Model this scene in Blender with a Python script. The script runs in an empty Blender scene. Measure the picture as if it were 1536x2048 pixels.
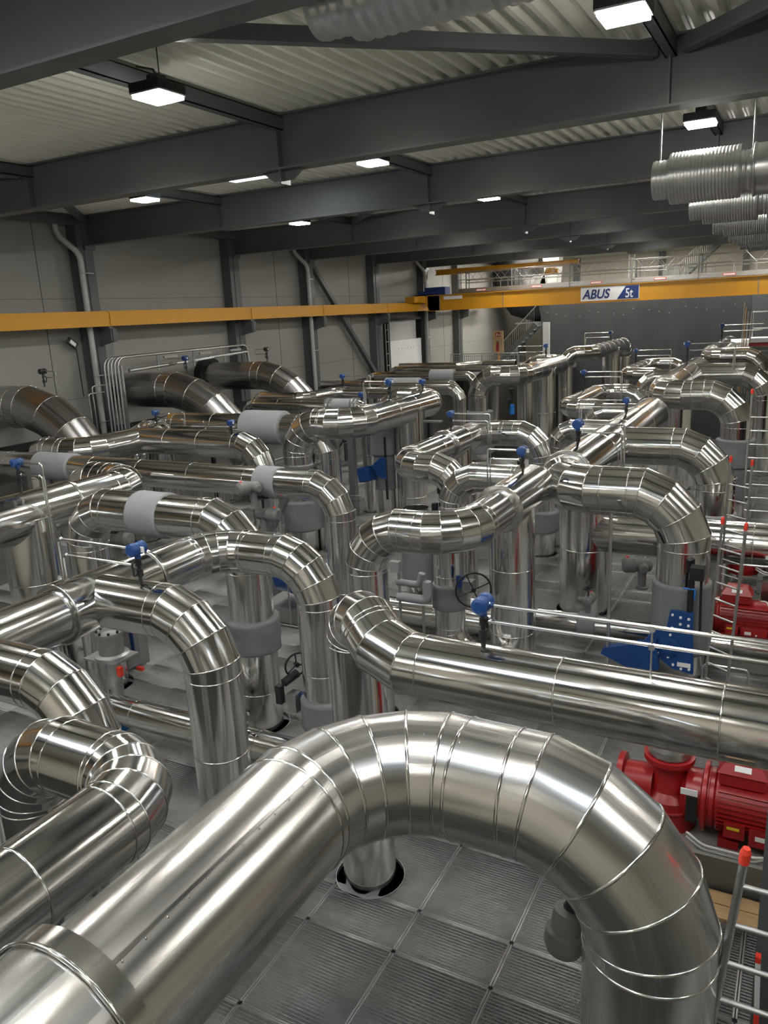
import bpy, math, random
import numpy as np
from mathutils import Vector, Matrix
random.seed(7)
V = Vector
C = bpy.context.scene.collection
S = bpy.context.scene
PI = math.pi

# ---------------------------------------------------------------- camera, world, exposure
def set_camera():
    y, p, r = math.radians(28.836), math.radians(-14.298), math.radians(-2.912)
    fwd = V((math.cos(p)*math.cos(y), math.cos(p)*math.sin(y), math.sin(p)))
    right = V((math.sin(y), -math.cos(y), 0)); up = right.cross(fwd)
    r2 = right*math.cos(r) + up*math.sin(r); u2 = up*math.cos(r) - right*math.sin(r)
    cam = bpy.data.cameras.new('camera'); o = bpy.data.objects.new('camera', cam); C.objects.link(o)
    cam.sensor_fit = 'VERTICAL'; cam.sensor_height = 36.0; cam.lens = 1552.66/2048*36
    cam.clip_start = 0.05; cam.clip_end = 300
    m = Matrix((r2, u2, -fwd)).transposed().to_4x4(); m.translation = V((0, 0, 6.0))
    o.matrix_world = m; S.camera = o
set_camera()
w = bpy.data.worlds.new('world'); S.world = w; w.use_nodes = True
w.node_tree.nodes['Background'].inputs[0].default_value = (0.75, 0.82, 0.9, 1)
w.node_tree.nodes['Background'].inputs[1].default_value = 0.05
S.view_settings.view_transform = 'Standard'; S.view_settings.look = 'None'
S.view_settings.gamma = 1; S.view_settings.use_curve_mapping = False
S.view_settings.exposure = 1.05
LAMP = 110.0        # radiance of the high-bay lamp lenses
SKY = 7.0           # radiance of the daylight panels in the roof

# ---------------------------------------------------------------- materials
def new_mat(name):
    m = bpy.data.materials.new(name); m.use_nodes = True
    return m, m.node_tree.nodes, m.node_tree.links, m.node_tree.nodes['Principled BSDF']
def mat(name, col, rough=0.5, metal=0.0, var=0.06, scale=3.0, bump=0.0, bscale=60.0, stretch=(1, 1, 1)):
    m, N, L, b = new_mat(name)
    tc = N.new('ShaderNodeTexCoord'); mp = N.new('ShaderNodeMapping'); mp.inputs['Scale'].default_value = stretch
    L.new(tc.outputs['Object'], mp.inputs['Vector'])
    nz = N.new('ShaderNodeTexNoise'); nz.inputs['Scale'].default_value = scale; nz.inputs['Detail'].default_value = 4
    L.new(mp.outputs['Vector'], nz.inputs['Vector'])
    rp = N.new('ShaderNodeMapRange'); rp.inputs['To Min'].default_value = 1-var*2; rp.inputs['To Max'].default_value = 1+var*2
    L.new(nz.outputs['Fac'], rp.inputs['Value'])
    mx = N.new('ShaderNodeMix'); mx.data_type = 'RGBA'; mx.blend_type = 'MULTIPLY'; mx.inputs[0].default_value = 1
    mx.inputs[6].default_value = (*col, 1); L.new(rp.outputs['Result'], mx.inputs[7])
    L.new(mx.outputs[2], b.inputs['Base Color'])
    b.inputs['Roughness'].default_value = rough; b.inputs['Metallic'].default_value = metal
    if bump:
        n2 = N.new('ShaderNodeTexNoise'); n2.inputs['Scale'].default_value = bscale; L.new(mp.outputs['Vector'], n2.inputs['Vector'])
        bp = N.new('ShaderNodeBump'); bp.inputs['Strength'].default_value = bump; bp.inputs['Distance'].default_value = 0.02
        L.new(n2.outputs['Fac'], bp.inputs['Height']); L.new(bp.outputs['Normal'], b.inputs['Normal'])
    return m
def cladding(name, col, r0, r1):
    m, N, L, b = new_mat(name)
    uv = N.new('ShaderNodeUVMap'); uv.uv_map = 'UVMap'
    def noise(sx, sy, sc, det):
        mp = N.new('ShaderNodeMapping'); mp.inputs['Scale'].default_value = (sx, sy, 1); L.new(uv.outputs['UV'], mp.inputs['Vector'])
        n = N.new('ShaderNodeTexNoise'); n.inputs['Scale'].default_value = sc; n.inputs['Detail'].default_value = det
        L.new(mp.outputs['Vector'], n.inputs['Vector']); return n
    n1 = noise(14, 0.08, 1.0, 3)
    mr = N.new('ShaderNodeMapRange'); mr.inputs['From Min'].default_value = .3; mr.inputs['From Max'].default_value = .7
    mr.inputs['To Min'].default_value = r0; mr.inputs['To Max'].default_value = r1
    L.new(n1.outputs['Fac'], mr.inputs['Value']); L.new(mr.outputs['Result'], b.inputs['Roughness'])
    n2 = noise(9, 0.12, 1.0, 3)
    cr = N.new('ShaderNodeMix'); cr.data_type = 'RGBA'
    cr.inputs[6].default_value = (*[c*.86 for c in col], 1); cr.inputs[7].default_value = (*[min(1, c*1.1) for c in col], 1)
    L.new(n2.outputs['Fac'], cr.inputs[0]); L.new(cr.outputs[2], b.inputs['Base Color'])
    b.inputs['Metallic'].default_value = 1.0
    n3 = noise(5.0, 0.22, 1.0, 2)          # gentle buckling of the thin sheet, long along the pipe
    bp = N.new('ShaderNodeBump'); bp.inputs['Strength'].default_value = .10; bp.inputs['Distance'].default_value = .004
    L.new(n3.outputs['Fac'], bp.inputs['Height'])
    n4 = noise(60, 0.15, 1.0, 2)
    b2 = N.new('ShaderNodeBump'); b2.inputs['Strength'].default_value = .14; b2.inputs['Distance'].default_value = .0006
    L.new(n4.outputs['Fac'], b2.inputs['Height']); L.new(bp.outputs['Normal'], b2.inputs['Normal'])
    L.new(b2.outputs['Normal'], b.inputs['Normal'])
    return m
def emit(name, col, s):
    m, N, L, b = new_mat(name)
    tc = N.new('ShaderNodeTexCoord'); vo = N.new('ShaderNodeTexVoronoi'); vo.inputs['Scale'].default_value = 12
    L.new(tc.outputs['Object'], vo.inputs['Vector'])
    mr = N.new('ShaderNodeMapRange'); mr.inputs['From Max'].default_value = .8; mr.inputs['To Min'].default_value = s*1.15; mr.inputs['To Max'].default_value = s*.7
    L.new(vo.outputs['Distance'], mr.inputs['Value'])
    b.inputs['Base Color'].default_value = (*col, 1); b.inputs['Emission Color'].default_value = (*col, 1)
    L.new(mr.outputs['Result'], b.inputs['Emission Strength'])
    return m
M = {}
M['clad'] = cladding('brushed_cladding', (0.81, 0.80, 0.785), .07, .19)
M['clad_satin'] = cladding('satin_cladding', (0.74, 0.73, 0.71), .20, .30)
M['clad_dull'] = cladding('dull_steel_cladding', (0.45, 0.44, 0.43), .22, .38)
M['bead'] = mat('polished_bead', (0.78, 0.77, 0.75), .16, 1.0, .03)
M['tube'] = mat('bright_tube', (0.72, 0.72, 0.71), .22, 1.0, .04)
M['galv'] = mat('galvanised_steel', (0.50, 0.51, 0.51), .38, 1.0, .1, 14)
M['grate'] = mat('grating_steel', (0.30, 0.30, 0.295), .45, .6, .12, 8)
M['jacket'] = mat('grey_insulation_fabric', (0.19, 0.20, 0.21), .75, 0, .05, 4, .35, 9)
M['jacket_light'] = mat('light_grey_fabric', (0.30, 0.31, 0.325), .7, 0, .04, 4, .25, 9)
M['steel'] = mat('painted_structural_steel', (0.086, 0.093, 0.096), .40, 0, .08, 2)
M['steel_mid'] = mat('grey_painted_steel', (0.16, 0.165, 0.17), .5, 0, .06)
M['deck'] = mat('roof_deck_sheet', (0.80, 0.80, 0.72), .45, 0, .06, 1.5)
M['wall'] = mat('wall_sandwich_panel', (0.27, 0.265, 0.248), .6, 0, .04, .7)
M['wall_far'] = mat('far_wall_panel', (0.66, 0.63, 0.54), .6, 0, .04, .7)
M['joint'] = mat('panel_joint', (0.07, 0.07, 0.07), .7)
M['concrete'] = mat('concrete', (0.045, 0.045, 0.044), .8, 0, .12, 5, .2, 40)
M['plinth'] = mat('plinth_concrete', (0.26, 0.26, 0.25), .75, 0, .1, 5)
M['yellow'] = mat('crane_yellow', (0.56, 0.27, 0.015), .4, 0, .04)
M['blue'] = mat('valve_blue', (0.010, 0.058, 0.215), .38, 0, .06)
M['blue_bright'] = mat('pump_blue', (0.015, 0.16, 0.52), .38, 0, .06)
M['navy'] = mat('sign_navy', (0.008, 0.03, 0.14), .5, 0, .02)
M['white'] = mat('white_paint', (0.74, 0.75, 0.76), .5, 0, .03)
M['black'] = mat('black_plastic', (0.014, 0.014, 0.015), .45, 0, .05)
M['rubber'] = mat('black_rubber', (0.01, 0.01, 0.01), .7)
M['red'] = mat('pump_red', (0.32, 0.010, 0.012), .32, 0, .06)
M['red_cap'] = mat('red_cap', (0.75, 0.05, 0.025), .45)
M['grey_motor'] = mat('grey_actuator_paint', (0.17, 0.175, 0.175), .42, 0, .06)
M['wood'] = mat('rough_plank', (0.50, 0.33, 0.17), .7, 0, .2, 3, .2, 30, (12, 1, 4))
M['tank'] = mat('dark_tank_plate', (0.056, 0.059, 0.063), .45, .3, .16, 1.3, 0, 60, (1, 1, .25))
M['tank_seam'] = mat('tank_weld_seam', (0.075, 0.078, 0.081), .5, .2, .1)
M['cream'] = mat('cream_board', (0.60, 0.46, 0.26), .6)
M['duct'] = mat('spiral_duct_zinc', (0.60, 0.61, 0.61), .30, 1.0, .08, 5)
M['pvc'] = mat('grey_plastic_pipe', (0.40, 0.41, 0.40), .4, 0, .03)
M['lens'] = emit('lamp_lens', (1.0, 0.965, 0.90), LAMP)
M['panel'] = emit('daylight_panel', (0.78, 0.9, 1.0), SKY)
M['panel_fill'] = emit('warm_fill_panel', (1.0, .93, .80), SKY*1.3)  # glow of the added fill panels above the tank
M['orange'] = mat('orange_stripe', (0.7, .3, .05), .5)
M['green'] = mat('green_handle', (0.01, 0.16, 0.11), .4)
M['sticker'] = mat('white_label', (0.8, 0.8, 0.8), .5)
M['sticker_yellow'] = mat('yellow_label', (0.8, .62, .03), .5)

# ---------------------------------------------------------------- mesh builder
class MB:
    def __init__(s): s.v = []; s.f = []; s.sm = []; s.uv = []; s.mi = []
    def add(s, vs, fs, smooth=False, uvs=None, mi=0):
        o = len(s.v); s.v += [tuple(p) for p in vs]
        for i, f in enumerate(fs):
            s.f.append(tuple(a+o for a in f)); s.sm.append(smooth); s.mi.append(mi)
            s.uv.append(uvs[i] if uvs else [(0, 0)]*len(f))
    def box(s, a, b, mi=0):
        x0, y0, z0 = a; x1, y1, z1 = b
        vs = [(x0,y0,z0),(x1,y0,z0),(x1,y1,z0),(x0,y1,z0),(x0,y0,z1),(x1,y0,z1),(x1,y1,z1),(x0,y1,z1)]
        s.add(vs, [(0,3,2,1),(4,5,6,7),(0,1,5,4),(1,2,6,5),(2,3,7,6),(3,0,4,7)], False, None, mi)
    def cbox(s, c, d, mi=0, ch=0.0):
        c = V(c); d = V(d)/2
        if ch <= 0: s.box(c-d, c+d, mi); return
        # box with chamfered vertical edges
        x, y = d.x, d.y
        pr = [(-x+ch,-y),(x-ch,-y),(x,-y+ch),(x,y-ch),(x-ch,y),(-x+ch,y),(-x,y-ch),(-x,-y+ch)]
        n = 8; vs = [(c.x+p[0], c.y+p[1], c.z-d.z) for p in pr]+[(c.x+p[0], c.y+p[1], c.z+d.z) for p in pr]
        s.add(vs, [tuple(range(n-1,-1,-1)), tuple(range(n,2*n))]+[(i,(i+1)%n,(i+1)%n+n,i+n) for i in range(n)], False, None, mi)
    def prism(s, pts, off, mi=0):
        pts = [V(p) for p in pts]; off = V(off); n = len(pts)
        s.add(pts+[p+off for p in pts], [tuple(range(n-1,-1,-1)), tuple(range(n,2*n))]+[(i,(i+1)%n,(i+1)%n+n,i+n) for i in range(n)], False, None, mi)
    def bar(s, a, b, w, h, up=(0,0,1), mi=0):
        a = V(a); b = V(b); d = (b-a).normalized(); u = V(up)
        if abs(d.dot(u)) > .98: u = V((1,0,0))
        x = d.cross(u).normalized()*w/2; y = x.cross(d).normalized()*h/2
        vs = [a-x-y,a+x-y,a+x+y,a-x+y,b-x-y,b+x-y,b+x+y,b-x+y]
        s.add(vs, [(0,3,2,1),(4,5,6,7),(0,1,5,4),(1,2,6,5),(2,3,7,6),(3,0,4,7)], False, None, mi)
    def tube(s, pts, r, n=8, caps=True, mi=0, round_r=0.0):
        pts = [V(p) for p in pts]
        if round_r: pts = fillet(pts, round_r, 4)
        rings = mitre_rings(pts, r, n); o = []
        vs = [p for R in rings for p in R]; fs = []
        for k in range(len(rings)-1):
            for i in range(n): fs.append((k*n+i, k*n+(i+1)%n, (k+1)*n+(i+1)%n, (k+1)*n+i))
        s.add(vs, fs, True, None, mi)
        if caps:
            s.add(rings[0], [tuple(range(n-1,-1,-1))], False, None, mi); s.add(rings[-1], [tuple(range(n))], False, None, mi)
    def lathe(s, base, axis, prof, n=24, mi=0, sharp=True):
        # prof: list of (distance along axis, radius)
        base = V(base); d = V(axis).normalized(); x, y = frame(d)
        for k in range(len(prof)-1):
            vs = []; 
            for t, r in (prof[k], prof[k+1]):
                vs += [base+d*t+(x*math.cos(2*PI*i/n)+y*math.sin(2*PI*i/n))*r for i in range(n)]
            s.add(vs, [(i,(i+1)%n,(i+1)%n+n,i+n) for i in range(n)], True, None, mi)
        for (t, r), fl in ((prof[0], True), (prof[-1], False)):
            if r > 1e-6:
                vs = [base+d*t+(x*math.cos(2*PI*i/n)+y*math.sin(2*PI*i/n))*r for i in range(n)]
                s.add(vs, [tuple(range(n-1,-1,-1)) if fl else tuple(range(n))], False, None, mi)
    def ball(s, c, r, n=10, mi=0, sc=(1,1,1)):
        c = V(c); vs = []; fs = []; m = n//2
        for j in range(m+1):
            for i in range(n):
                a = PI*j/m; b = 2*PI*i/n
                vs.append(c+V((r*sc[0]*math.sin(a)*math.cos(b), r*sc[1]*math.sin(a)*math.sin(b), r*sc[2]*math.cos(a))))
        for j in range(m):
            for i in range(n): fs.append((j*n+i,(j+1)*n+i,(j+1)*n+(i+1)%n,j*n+(i+1)%n))
        s.add(vs, fs, True, None, mi)
    def torus(s, c, axis, R, r, n=28, m=8, mi=0):
        c = V(c); d = V(axis).normalized(); x, y = frame(d)
        vs = []; fs = []
        for i in range(n):
            a = 2*PI*i/n; e = x*math.cos(a)+y*math.sin(a)
            for j in range(m):
                b = 2*PI*j/m; vs.append(c+e*(R+r*math.cos(b))+d*r*math.sin(b))
        for i in range(n):
            for j in range(m): fs.append((i*m+j,((i+1)%n)*m+j,((i+1)%n)*m+(j+1)%m,i*m+(j+1)%m))
        s.add(vs, fs, True, None, mi)
    def build(s, name, ms, parent=None, kind=None):
        me = bpy.data.meshes.new(name); me.from_pydata(s.v, [], s.f); 
        ms = ms if isinstance(ms, (list, tuple)) else [ms]
        for m_ in ms: me.materials.append(M[m_] if isinstance(m_, str) else m_)
        me.polygons.foreach_set('use_smooth', s.sm); me.polygons.foreach_set('material_index', s.mi)
        ul = me.uv_layers.new(name='UVMap'); ul.data.foreach_set('uv', [c for f in s.uv for p in f for c in p])
        me.update()
        o = bpy.data.objects.new(name, me); C.objects.link(o)
        if parent is not None:
            o.parent = parent; o.matrix_parent_inverse = parent.matrix_basis.inverted()
        if kind: o['kind'] = kind
        return o
def frame(d):
    u = V((0,0,1)) if abs(d.z) < .9 else V((1,0,0))
    x = d.cross(u).normalized(); return x, x.cross(d).normalized()*-1 if False else d.cross(x).normalized()
def fillet(pts, r, n):
    out = [pts[0]]
    for i in range(1, len(pts)-1):
        p = pts[i]; a = (pts[i-1]-p); b = (pts[i+1]-p); la, lb = a.length, b.length
        t = min(r, la*.45, lb*.45); A = p+a/la*t; B = p+b/lb*t
        for k in range(n+1):
            q = k/n; out.append(A*(1-q)**2+p*2*q*(1-q)+B*q*q)
    out.append(pts[-1]); return out
def mitre_rings(pts, r, n):
    rings = []; d0 = (pts[1]-pts[0]).normalized(); x, y = frame(d0)
    cur = [pts[0]+(x*math.cos(2*PI*i/n)+y*math.sin(2*PI*i/n))*r for i in range(n)]
    rings.append(cur)
    for k in range(1, len(pts)):
        d = (pts[k]-pts[k-1]).normalized()
        nx = (pts[k+1]-pts[k]).normalized() if k < len(pts)-1 else d
        nn = d+nx
        nn = d if nn.length < 1e-4 else nn.normalized()
        ring = []
        for p in rings[-1]:
            t = (pts[k]-p).dot(nn)/d.dot(nn); ring.append(p+d*t)
        rings.append(ring)
    return rings
def tag(o, label, cat, group=None):
    o['label'] = label; o['category'] = cat
    if group: o['group'] = group
    return o
def thing(name, label, cat, loc=(0,0,0), group=None):
    o = bpy.data.objects.new(name, None); C.objects.link(o); o.location = loc; o.empty_display_size = .1
    return tag(o, label, cat, group)
def struct(name, mb, m): return mb.build(name, m, None, 'structure')
def dup(root, off, label, group=None):
    r = root.copy(); C.objects.link(r); r.location = root.location+V(off); r['label'] = label
    if group: r['group'] = group
    for ch in list(root.children):
        c = ch.copy(); C.objects.link(c); c.parent = r; c.matrix_parent_inverse = ch.matrix_parent_inverse.copy()
        for g in list(ch.children):
            d = g.copy(); C.objects.link(d); d.parent = c; d.matrix_parent_inverse = g.matrix_parent_inverse.copy()
    return r

# ---------------------------------------------------------------- insulated pipe assemblies
HOLES = []
def seg(mb, ra, rb, circ, n, off):
    """one sheet between two rings, seam-free shading inside, sharp at its ends"""
    vs = list(ra)+list(rb); fs = []; uv = []
    for i in range(n):
        j = (i+1) % n
        fs.append((i, j, n+j, n+i))
        u0 = off[0]+circ*i/n; u1 = off[0]+circ*(i+1)/n
        va = off[1]; vb = off[1]+(rb[i]-ra[i]).length; vc = off[1]+(rb[j]-ra[j]).length
        uv.append([(u0, va), (u1, va), (u1, vc), (u0, vb)])
    mb.add(vs, fs, True, uv, 0)
def bead(mb, ring, axis, b, n, mi=1):
    c = sum((p for p in ring), V())/len(ring); m = 6; vs = []; fs = []
    for p in ring:
        e = (p-c); e = (e-axis*e.dot(axis)).normalized()
        for j in range(m):
            a = 2*PI*j/m; vs.append(p+e*(b*.7*math.cos(a)-b*.1)+axis*b*math.sin(a))
    for i in range(n):
        for j in range(m): fs.append((i*m+j, i*m+(j+1) % m, ((i+1) % n)*m+(j+1) % m, ((i+1) % n)*m+j))
    mb.add(vs, fs, True, None, mi)
def circle(c, d, r, n, ref=None):
    x, y = frame(d); return [c+(x*math.cos(2*PI*i/n)+y*math.sin(2*PI*i/n))*r for i in range(n)]
def straight(root, a, b, d, n, spacing=1.05, cap0=False, cap1=False, m='clad', first=.0):
    L = (b-a).length
    if L < .02: return
    mb = MB(); ax = (b-a).normalized(); r = d/2; k = max(1, round(L/spacing)); bd = max(.007, d*.0155)
    cuts = [a+ax*L*i/k for i in range(k+1)]
    for i in range(k):
        seg(mb, circle(cuts[i], ax, r, n), circle(cuts[i+1], ax, r, n), PI*d, n, (random.random()*50, random.random()*50))
    for i in range(k+1): bead(mb, circle(cuts[i], ax, r, n), ax, bd, n)
    if cap0: mb.add(circle(a, ax, r, n), [tuple(range(n-1,-1,-1))], False, None, 0)
    if cap1: mb.add(circle(b, ax, r, n), [tuple(range(n))], False, None, 0)
    mb.build('straight_section', [m, 'bead'], root)
def elbow(root, pts, d, n, m='clad'):
    mb = MB(); bd = max(.007, d*.0155); rings = mitre_rings(pts, d/2, n)
    for k in range(len(rings)-1):
        seg(mb, rings[k], rings[k+1], PI*d, n, (random.random()*50, random.random()*50))
    for k in range(1, len(rings)-1):
        d0 = (pts[k]-pts[k-1]).normalized(); d1 = (pts[k+1]-pts[k]).normalized()
        bead(mb, rings[k], (d0+d1).normalized(), bd, n)
    mb.build('elbow_section', [m, 'bead'], root)
def run(root, d, pts, n=36, R=None, gores=None, cap0=False, cap1=False, m='clad', spacing=1.05):
    pts = [V(p) for p in pts]; a = pts[0]
    for i in range(1, len(pts)-1):
        p = pts[i]; d1 = (p-pts[i-1]).normalized(); d2 = (pts[i+1]-p).normalized()
        R0 = (R[i-1] if isinstance(R, list) else R) or d*1.05
        th = d1.angle(d2)
        if th < .03: continue
        T = R0*math.tan(th/2); lim = min((p-pts[i-1]).length*(.98 if i == 1 else .5), (pts[i+1]-p).length*(.98 if i == len(pts)-2 else .5))
        if T > lim: T = lim
        Rr = T/math.tan(th/2); k = (gores[i-1] if isinstance(gores, list) else gores) or max(2, round(math.degrees(th)/22.5))
        bis = (d2-d1).normalized(); O = p+bis*Rr/math.cos(th/2)
        e1 = (p-d1*T-O).normalized()
        arc = [p-d1*T]
        for q in range(k):
            f = (q+.5)*th/k; arc.append(O+(e1*math.cos(f)+d1*math.sin(f))*Rr/math.cos(th/2/k))
        arc.append(p+d2*T)
        straight(root, a, arc[0], d, n, spacing, cap0 and i == 1, False, m)
        elbow(root, arc, d, n, m); a = arc[-1]
    straight(root, a, pts[-1], d, n, spacing, cap0 and len(pts) == 2, cap1, m)
    for p in (pts[0], pts[-1]):
        if p.z < 0: HOLES.append((p.x, p.y, d/2+.07))
def jacket(root, a, b, d, m='jacket', lump=.03, n=36, name='insulation_jacket'):
    """quilted fabric cover laced round a valve or flange"""
    a = V(a); b = V(b); ax = (b-a).normalized(); L = (b-a).length; x, y = frame(ax); mb = MB(); k = max(6, int(L/.05))
    ph = [random.random()*6 for _ in range(6)]; vs = []; fs = []
    prof = [(0, .93), (.0, .97), (.03, 1.0)]
    ts = [0, .012/L]+[i/k for i in range(1, k)]+[1-.012/L, 1]
    for t in ts:
        e = .95 if t in (0, 1) else 1.0
        for i in range(n):
            th = 2*PI*i/n
            r = d/2*e*(1+lump*(math.sin(3*th+ph[0]+t*4)*.3+math.sin(7*th+ph[1]+t*9)*.22+math.sin(t*11+ph[2]+2*th)*.4+math.sin(13*th+ph[3]-t*7)*.12))
            vs.append(a+ax*L*t+(x*math.cos(th)+y*math.sin(th))*r)
    K = len(ts)
    for q in range(K-1):
        for i in range(n): fs.append((q*n+i, q*n+(i+1) % n, (q+1)*n+(i+1) % n, (q+1)*n+i))
    mb.add(vs, fs, True); mb.add(vs[:n], [tuple(range(n-1,-1,-1))]); mb.add(vs[-n:], [tuple(range(n))])
    mb.build(name, m, root)
def collar(root, c, ax, d0, d1, L=.07, n=40):
    """flat ring where the cladding steps from one diameter to the next"""
    mb = MB(); ax = V(ax).normalized(); c = V(c)
    mb.lathe(c, ax, [(0, d0/2), (.004, d1/2), (L, d1/2), (L+.004, d1/2-.01)], n); bead(mb, circle(c+ax*.004, ax, d1/2, n), ax, .012, n, 0)
    mb.build('reducer_collar', 'bead', root)
PIPES = {}
def pipe(key, label, base, group='insulated pipes of the hall'):
    t = thing('insulated_pipe', label, 'pipe', base, group); PIPES[key] = t; return t

# ================================================================ SETTING
Z0, ZR = 0.0, 9.25
YW, YC = 19.62, 19.2
BX = [-0.1, 5.75, 11.6, 17.45, 24.4, 29.5, 35.45, 41.4]     # beam and column lines
PY = [14.1, 7.97, 1.84, -4.3, -10.4]                          # purlin lines
def walls():
    mb = MB(); mb.box((-7, YW, -2.6), (60, YW+.15, 9.6))
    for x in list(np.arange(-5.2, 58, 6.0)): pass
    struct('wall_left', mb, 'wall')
    mb = MB()
    for x in (3.6, 9.8, 15.85, 27.35, 33.3, 44.3): mb.box((x-.012, YW-.006, 0), (x+.012, YW+.01, 9.3))
    for z in (3.95, 6.9):
        mb.box((-7, YW-.003, z-.006), (58, YW+.01, z+.006))
    struct('trim_1', mb, 'joint')
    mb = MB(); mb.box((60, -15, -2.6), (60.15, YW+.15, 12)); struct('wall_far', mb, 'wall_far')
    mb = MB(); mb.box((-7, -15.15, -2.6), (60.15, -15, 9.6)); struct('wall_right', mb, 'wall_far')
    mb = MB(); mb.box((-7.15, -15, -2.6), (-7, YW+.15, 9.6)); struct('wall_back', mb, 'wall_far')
    # trapezoidal roof deck, ribs along the hall
    mb = MB(); p = .253; y = -15.0; prof = []
    while y < YW+.1:
        prof += [(y, ZR+.10), (y+.035, ZR), (y+.105, ZR), (y+.14, ZR+.10), (y+.185, ZR+.10), (y+.197, ZR+.088), (y+.209, ZR+.10)]
        y += p
    n = len(prof); vs = [(-7, a, b) for a, b in prof]+[(60.1, a, b) for a, b in prof]
    mb.add(vs, [(i, i+1, n+i+1, n+i) for i in range(n-1)])
    mb.box((-7, -15, ZR+.12), (60.1, YW+.15, ZR+.2))
    struct('ceiling', mb, 'deck')
    mb = MB(); mb.box((-7, -15, -2.75), (60, YW, -2.6)); struct('floor', mb, 'concrete')
walls()

def roof_beam(x, label, y0=-15.0):
    t = thing('roof_beam', label, 'roof beam', (x, YC, 8.4), 'grey steel roof beams across the hall')
    zb, zt = 8.40, 9.24
    mb = MB(); mb.box((x-.16, y0, zb), (x+.16, YC+.3, zb+.03)); mb.box((x-.16, y0, zt-.03), (x+.16, YC+.3, zt))
    mb.box((x-.012, y0, zb+.03), (x+.012, YC+.3, zt-.03)); mb.build('beam_section', 'steel', t)
    for py in PY:
        s = MB(); s.box((x-.15, py-.012, zb+.03), (x-.012, py+.012, zt-.03)); s.box((x+.012, py-.012, zb+.03), (x+.15, py+.012, zt-.03))
        s.build('stiffener_plate', 'steel', t)
    g = MB(); py = PY[1]
    g.prism([(x-.012, py-.42, zb), (x-.012, py+.42, zb), (x-.012, py+.2, zb-.16), (x-.012, py-.2, zb-.16)], (.024, 0, 0))
    g.box((x-.14, py-.03, zb-.22), (x+.14, py+.0, zb)); g.build('gusset_plate', 'steel', t)
names = ['dark steel roof beam behind the camera above the near platform', 'steel roof beam cutting across the top left corner of the photo',
  'second steel roof beam, the large full-width one under the square lamp', 'third steel roof beam, first one reaching the column with the near downpipe',
  'fourth steel roof beam with a bluish lamp glow on its web', 'fifth steel roof beam reaching the column with the second downpipe',
  'sixth steel roof beam, next to farthest', 'farthest steel roof beam just above the crane walkway']
for x, l in zip(BX, names): roof_beam(x, l)

def purlins():
    where = ['nearest the wall', 'in mid hall', 'right of mid hall', 'off to the right']
    bay = ['behind the corner beam', 'between corner and second beams', 'between second and third beams', 'between third and fourth beams', 'between fourth and fifth beams', 'between fifth and sixth beams', 'between the last two beams']
    for j, py in enumerate(PY[:4]):
        for i in range(len(BX)-1):
            a, b = BX[i], BX[i+1]
            mb = MB(); mb.box((a+.02, py-.07, 9.0), (b-.02, py+.07, 9.015)); mb.box((a+.02, py-.07, 9.2), (b-.02, py+.07, 9.215)); mb.box((a+.02, py-.07, 9.0), (b-.02, py-.055, 9.215)); mb.box((a+.02, py+.055, 9.0), (b-.02, py+.07, 9.215))
            o = mb.build('roof_purlin', 'steel')
            tag(o, f'grey steel roof purlin {where[j]}, {bay[i]}', 'purlin', 'steel purlins between the roof beams')
    br = [((11.6, 1.84), (5.75, 7.97), 'grey diagonal roof brace crossing the upper middle of the photo'),
          ((11.6, 1.84), (5.75, -4.3), 'grey diagonal roof brace rising into the top right corner'),
          ((11.6, 14.1), (5.75, 19.2), 'grey diagonal roof brace at the left edge below the corner beam'),
          ((17.45, 19.2), (11.6, 14.1), 'short grey diagonal roof brace above the near downpipe'),
          ((24.4, 14.1), (17.45, 7.97), 'diagonal roof brace between third and fourth beams behind the small lamp')]
    for a, b, l in br:
        d = V((b[0]-a[0], b[1]-a[1])).normalized()
        mb = MB(); mb.bar((a[0]+d.x*.25, a[1]+d.y*.25, 9.08), (b[0]-d.x*.25, b[1]-d.y*.25, 9.08), .14, .17)
        tag(mb.build('roof_brace', 'steel'), l, 'brace', 'diagonal roof braces')
    mb = MB(); mb.box((-7, YC-.1, 8.95), (58, YC+.1, 9.2)); tag(mb.build('eaves_beam', 'steel'), 'dark steel eaves beam along the top of the left wall', 'beam')
purlins()

def column(x, label):
    t = thing('wall_column', label, 'column', (x, YC, 0), 'steel wall columns along the left wall')
    mb = MB(); mb.box((x-.2, YC, -2.6), (x+.12, YC+.03, 9.2)); mb.box((x-.2, YW-.04, -2.6), (x+.12, YW, 9.2)); mb.box((x-.05, YC+.03, -2.6), (x-.03, YW-.04, 9.2))
    mb.box((x-.42, YC+.02, -2.6), (x-.2, YW, 9.2)); mb.build('column_section', 'steel', t)
    mb = MB(); mb.box((x-.22, YC-.08, 8.28), (x+.16, YC+.3, 8.4)); mb.build('cap_plate', 'steel', t)
    mb = MB(); mb.box((x-.12, YC-.52, 5.98), (x+.04, YC, 6.05)); mb.prism([(x-.06, YC, 5.45), (x-.06, YC, 5.98), (x-.06, YC-.5, 5.98), (x-.06, YC-.5, 5.62)], (.04, 0, 0)); mb.prism([(x+.02, YC, 5.5), (x+.02, YC, 5.98), (x+.02, YC-.5, 5.98), (x+.02, YC-.5, 5.6)], (.16, 0, 0))
    mb.build('crane_corbel', 'steel', t)
cl = ['steel column at the left edge before the near downpipe', 'steel column beside the near downpipe left of the conduit rack', 'steel column right of the conduit rack behind the third wall pipe',
      'steel column beside the second downpipe', 'steel column at the foot of the diagonal wall brace', 'steel column beside the far end of the crane girder', 'pale-lit steel column behind the extinguisher board']
for x, l in zip([5.75, 17.45, 24.4, 29.5, 35.45, 41.2, 46.1], cl): column(x, l)

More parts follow.
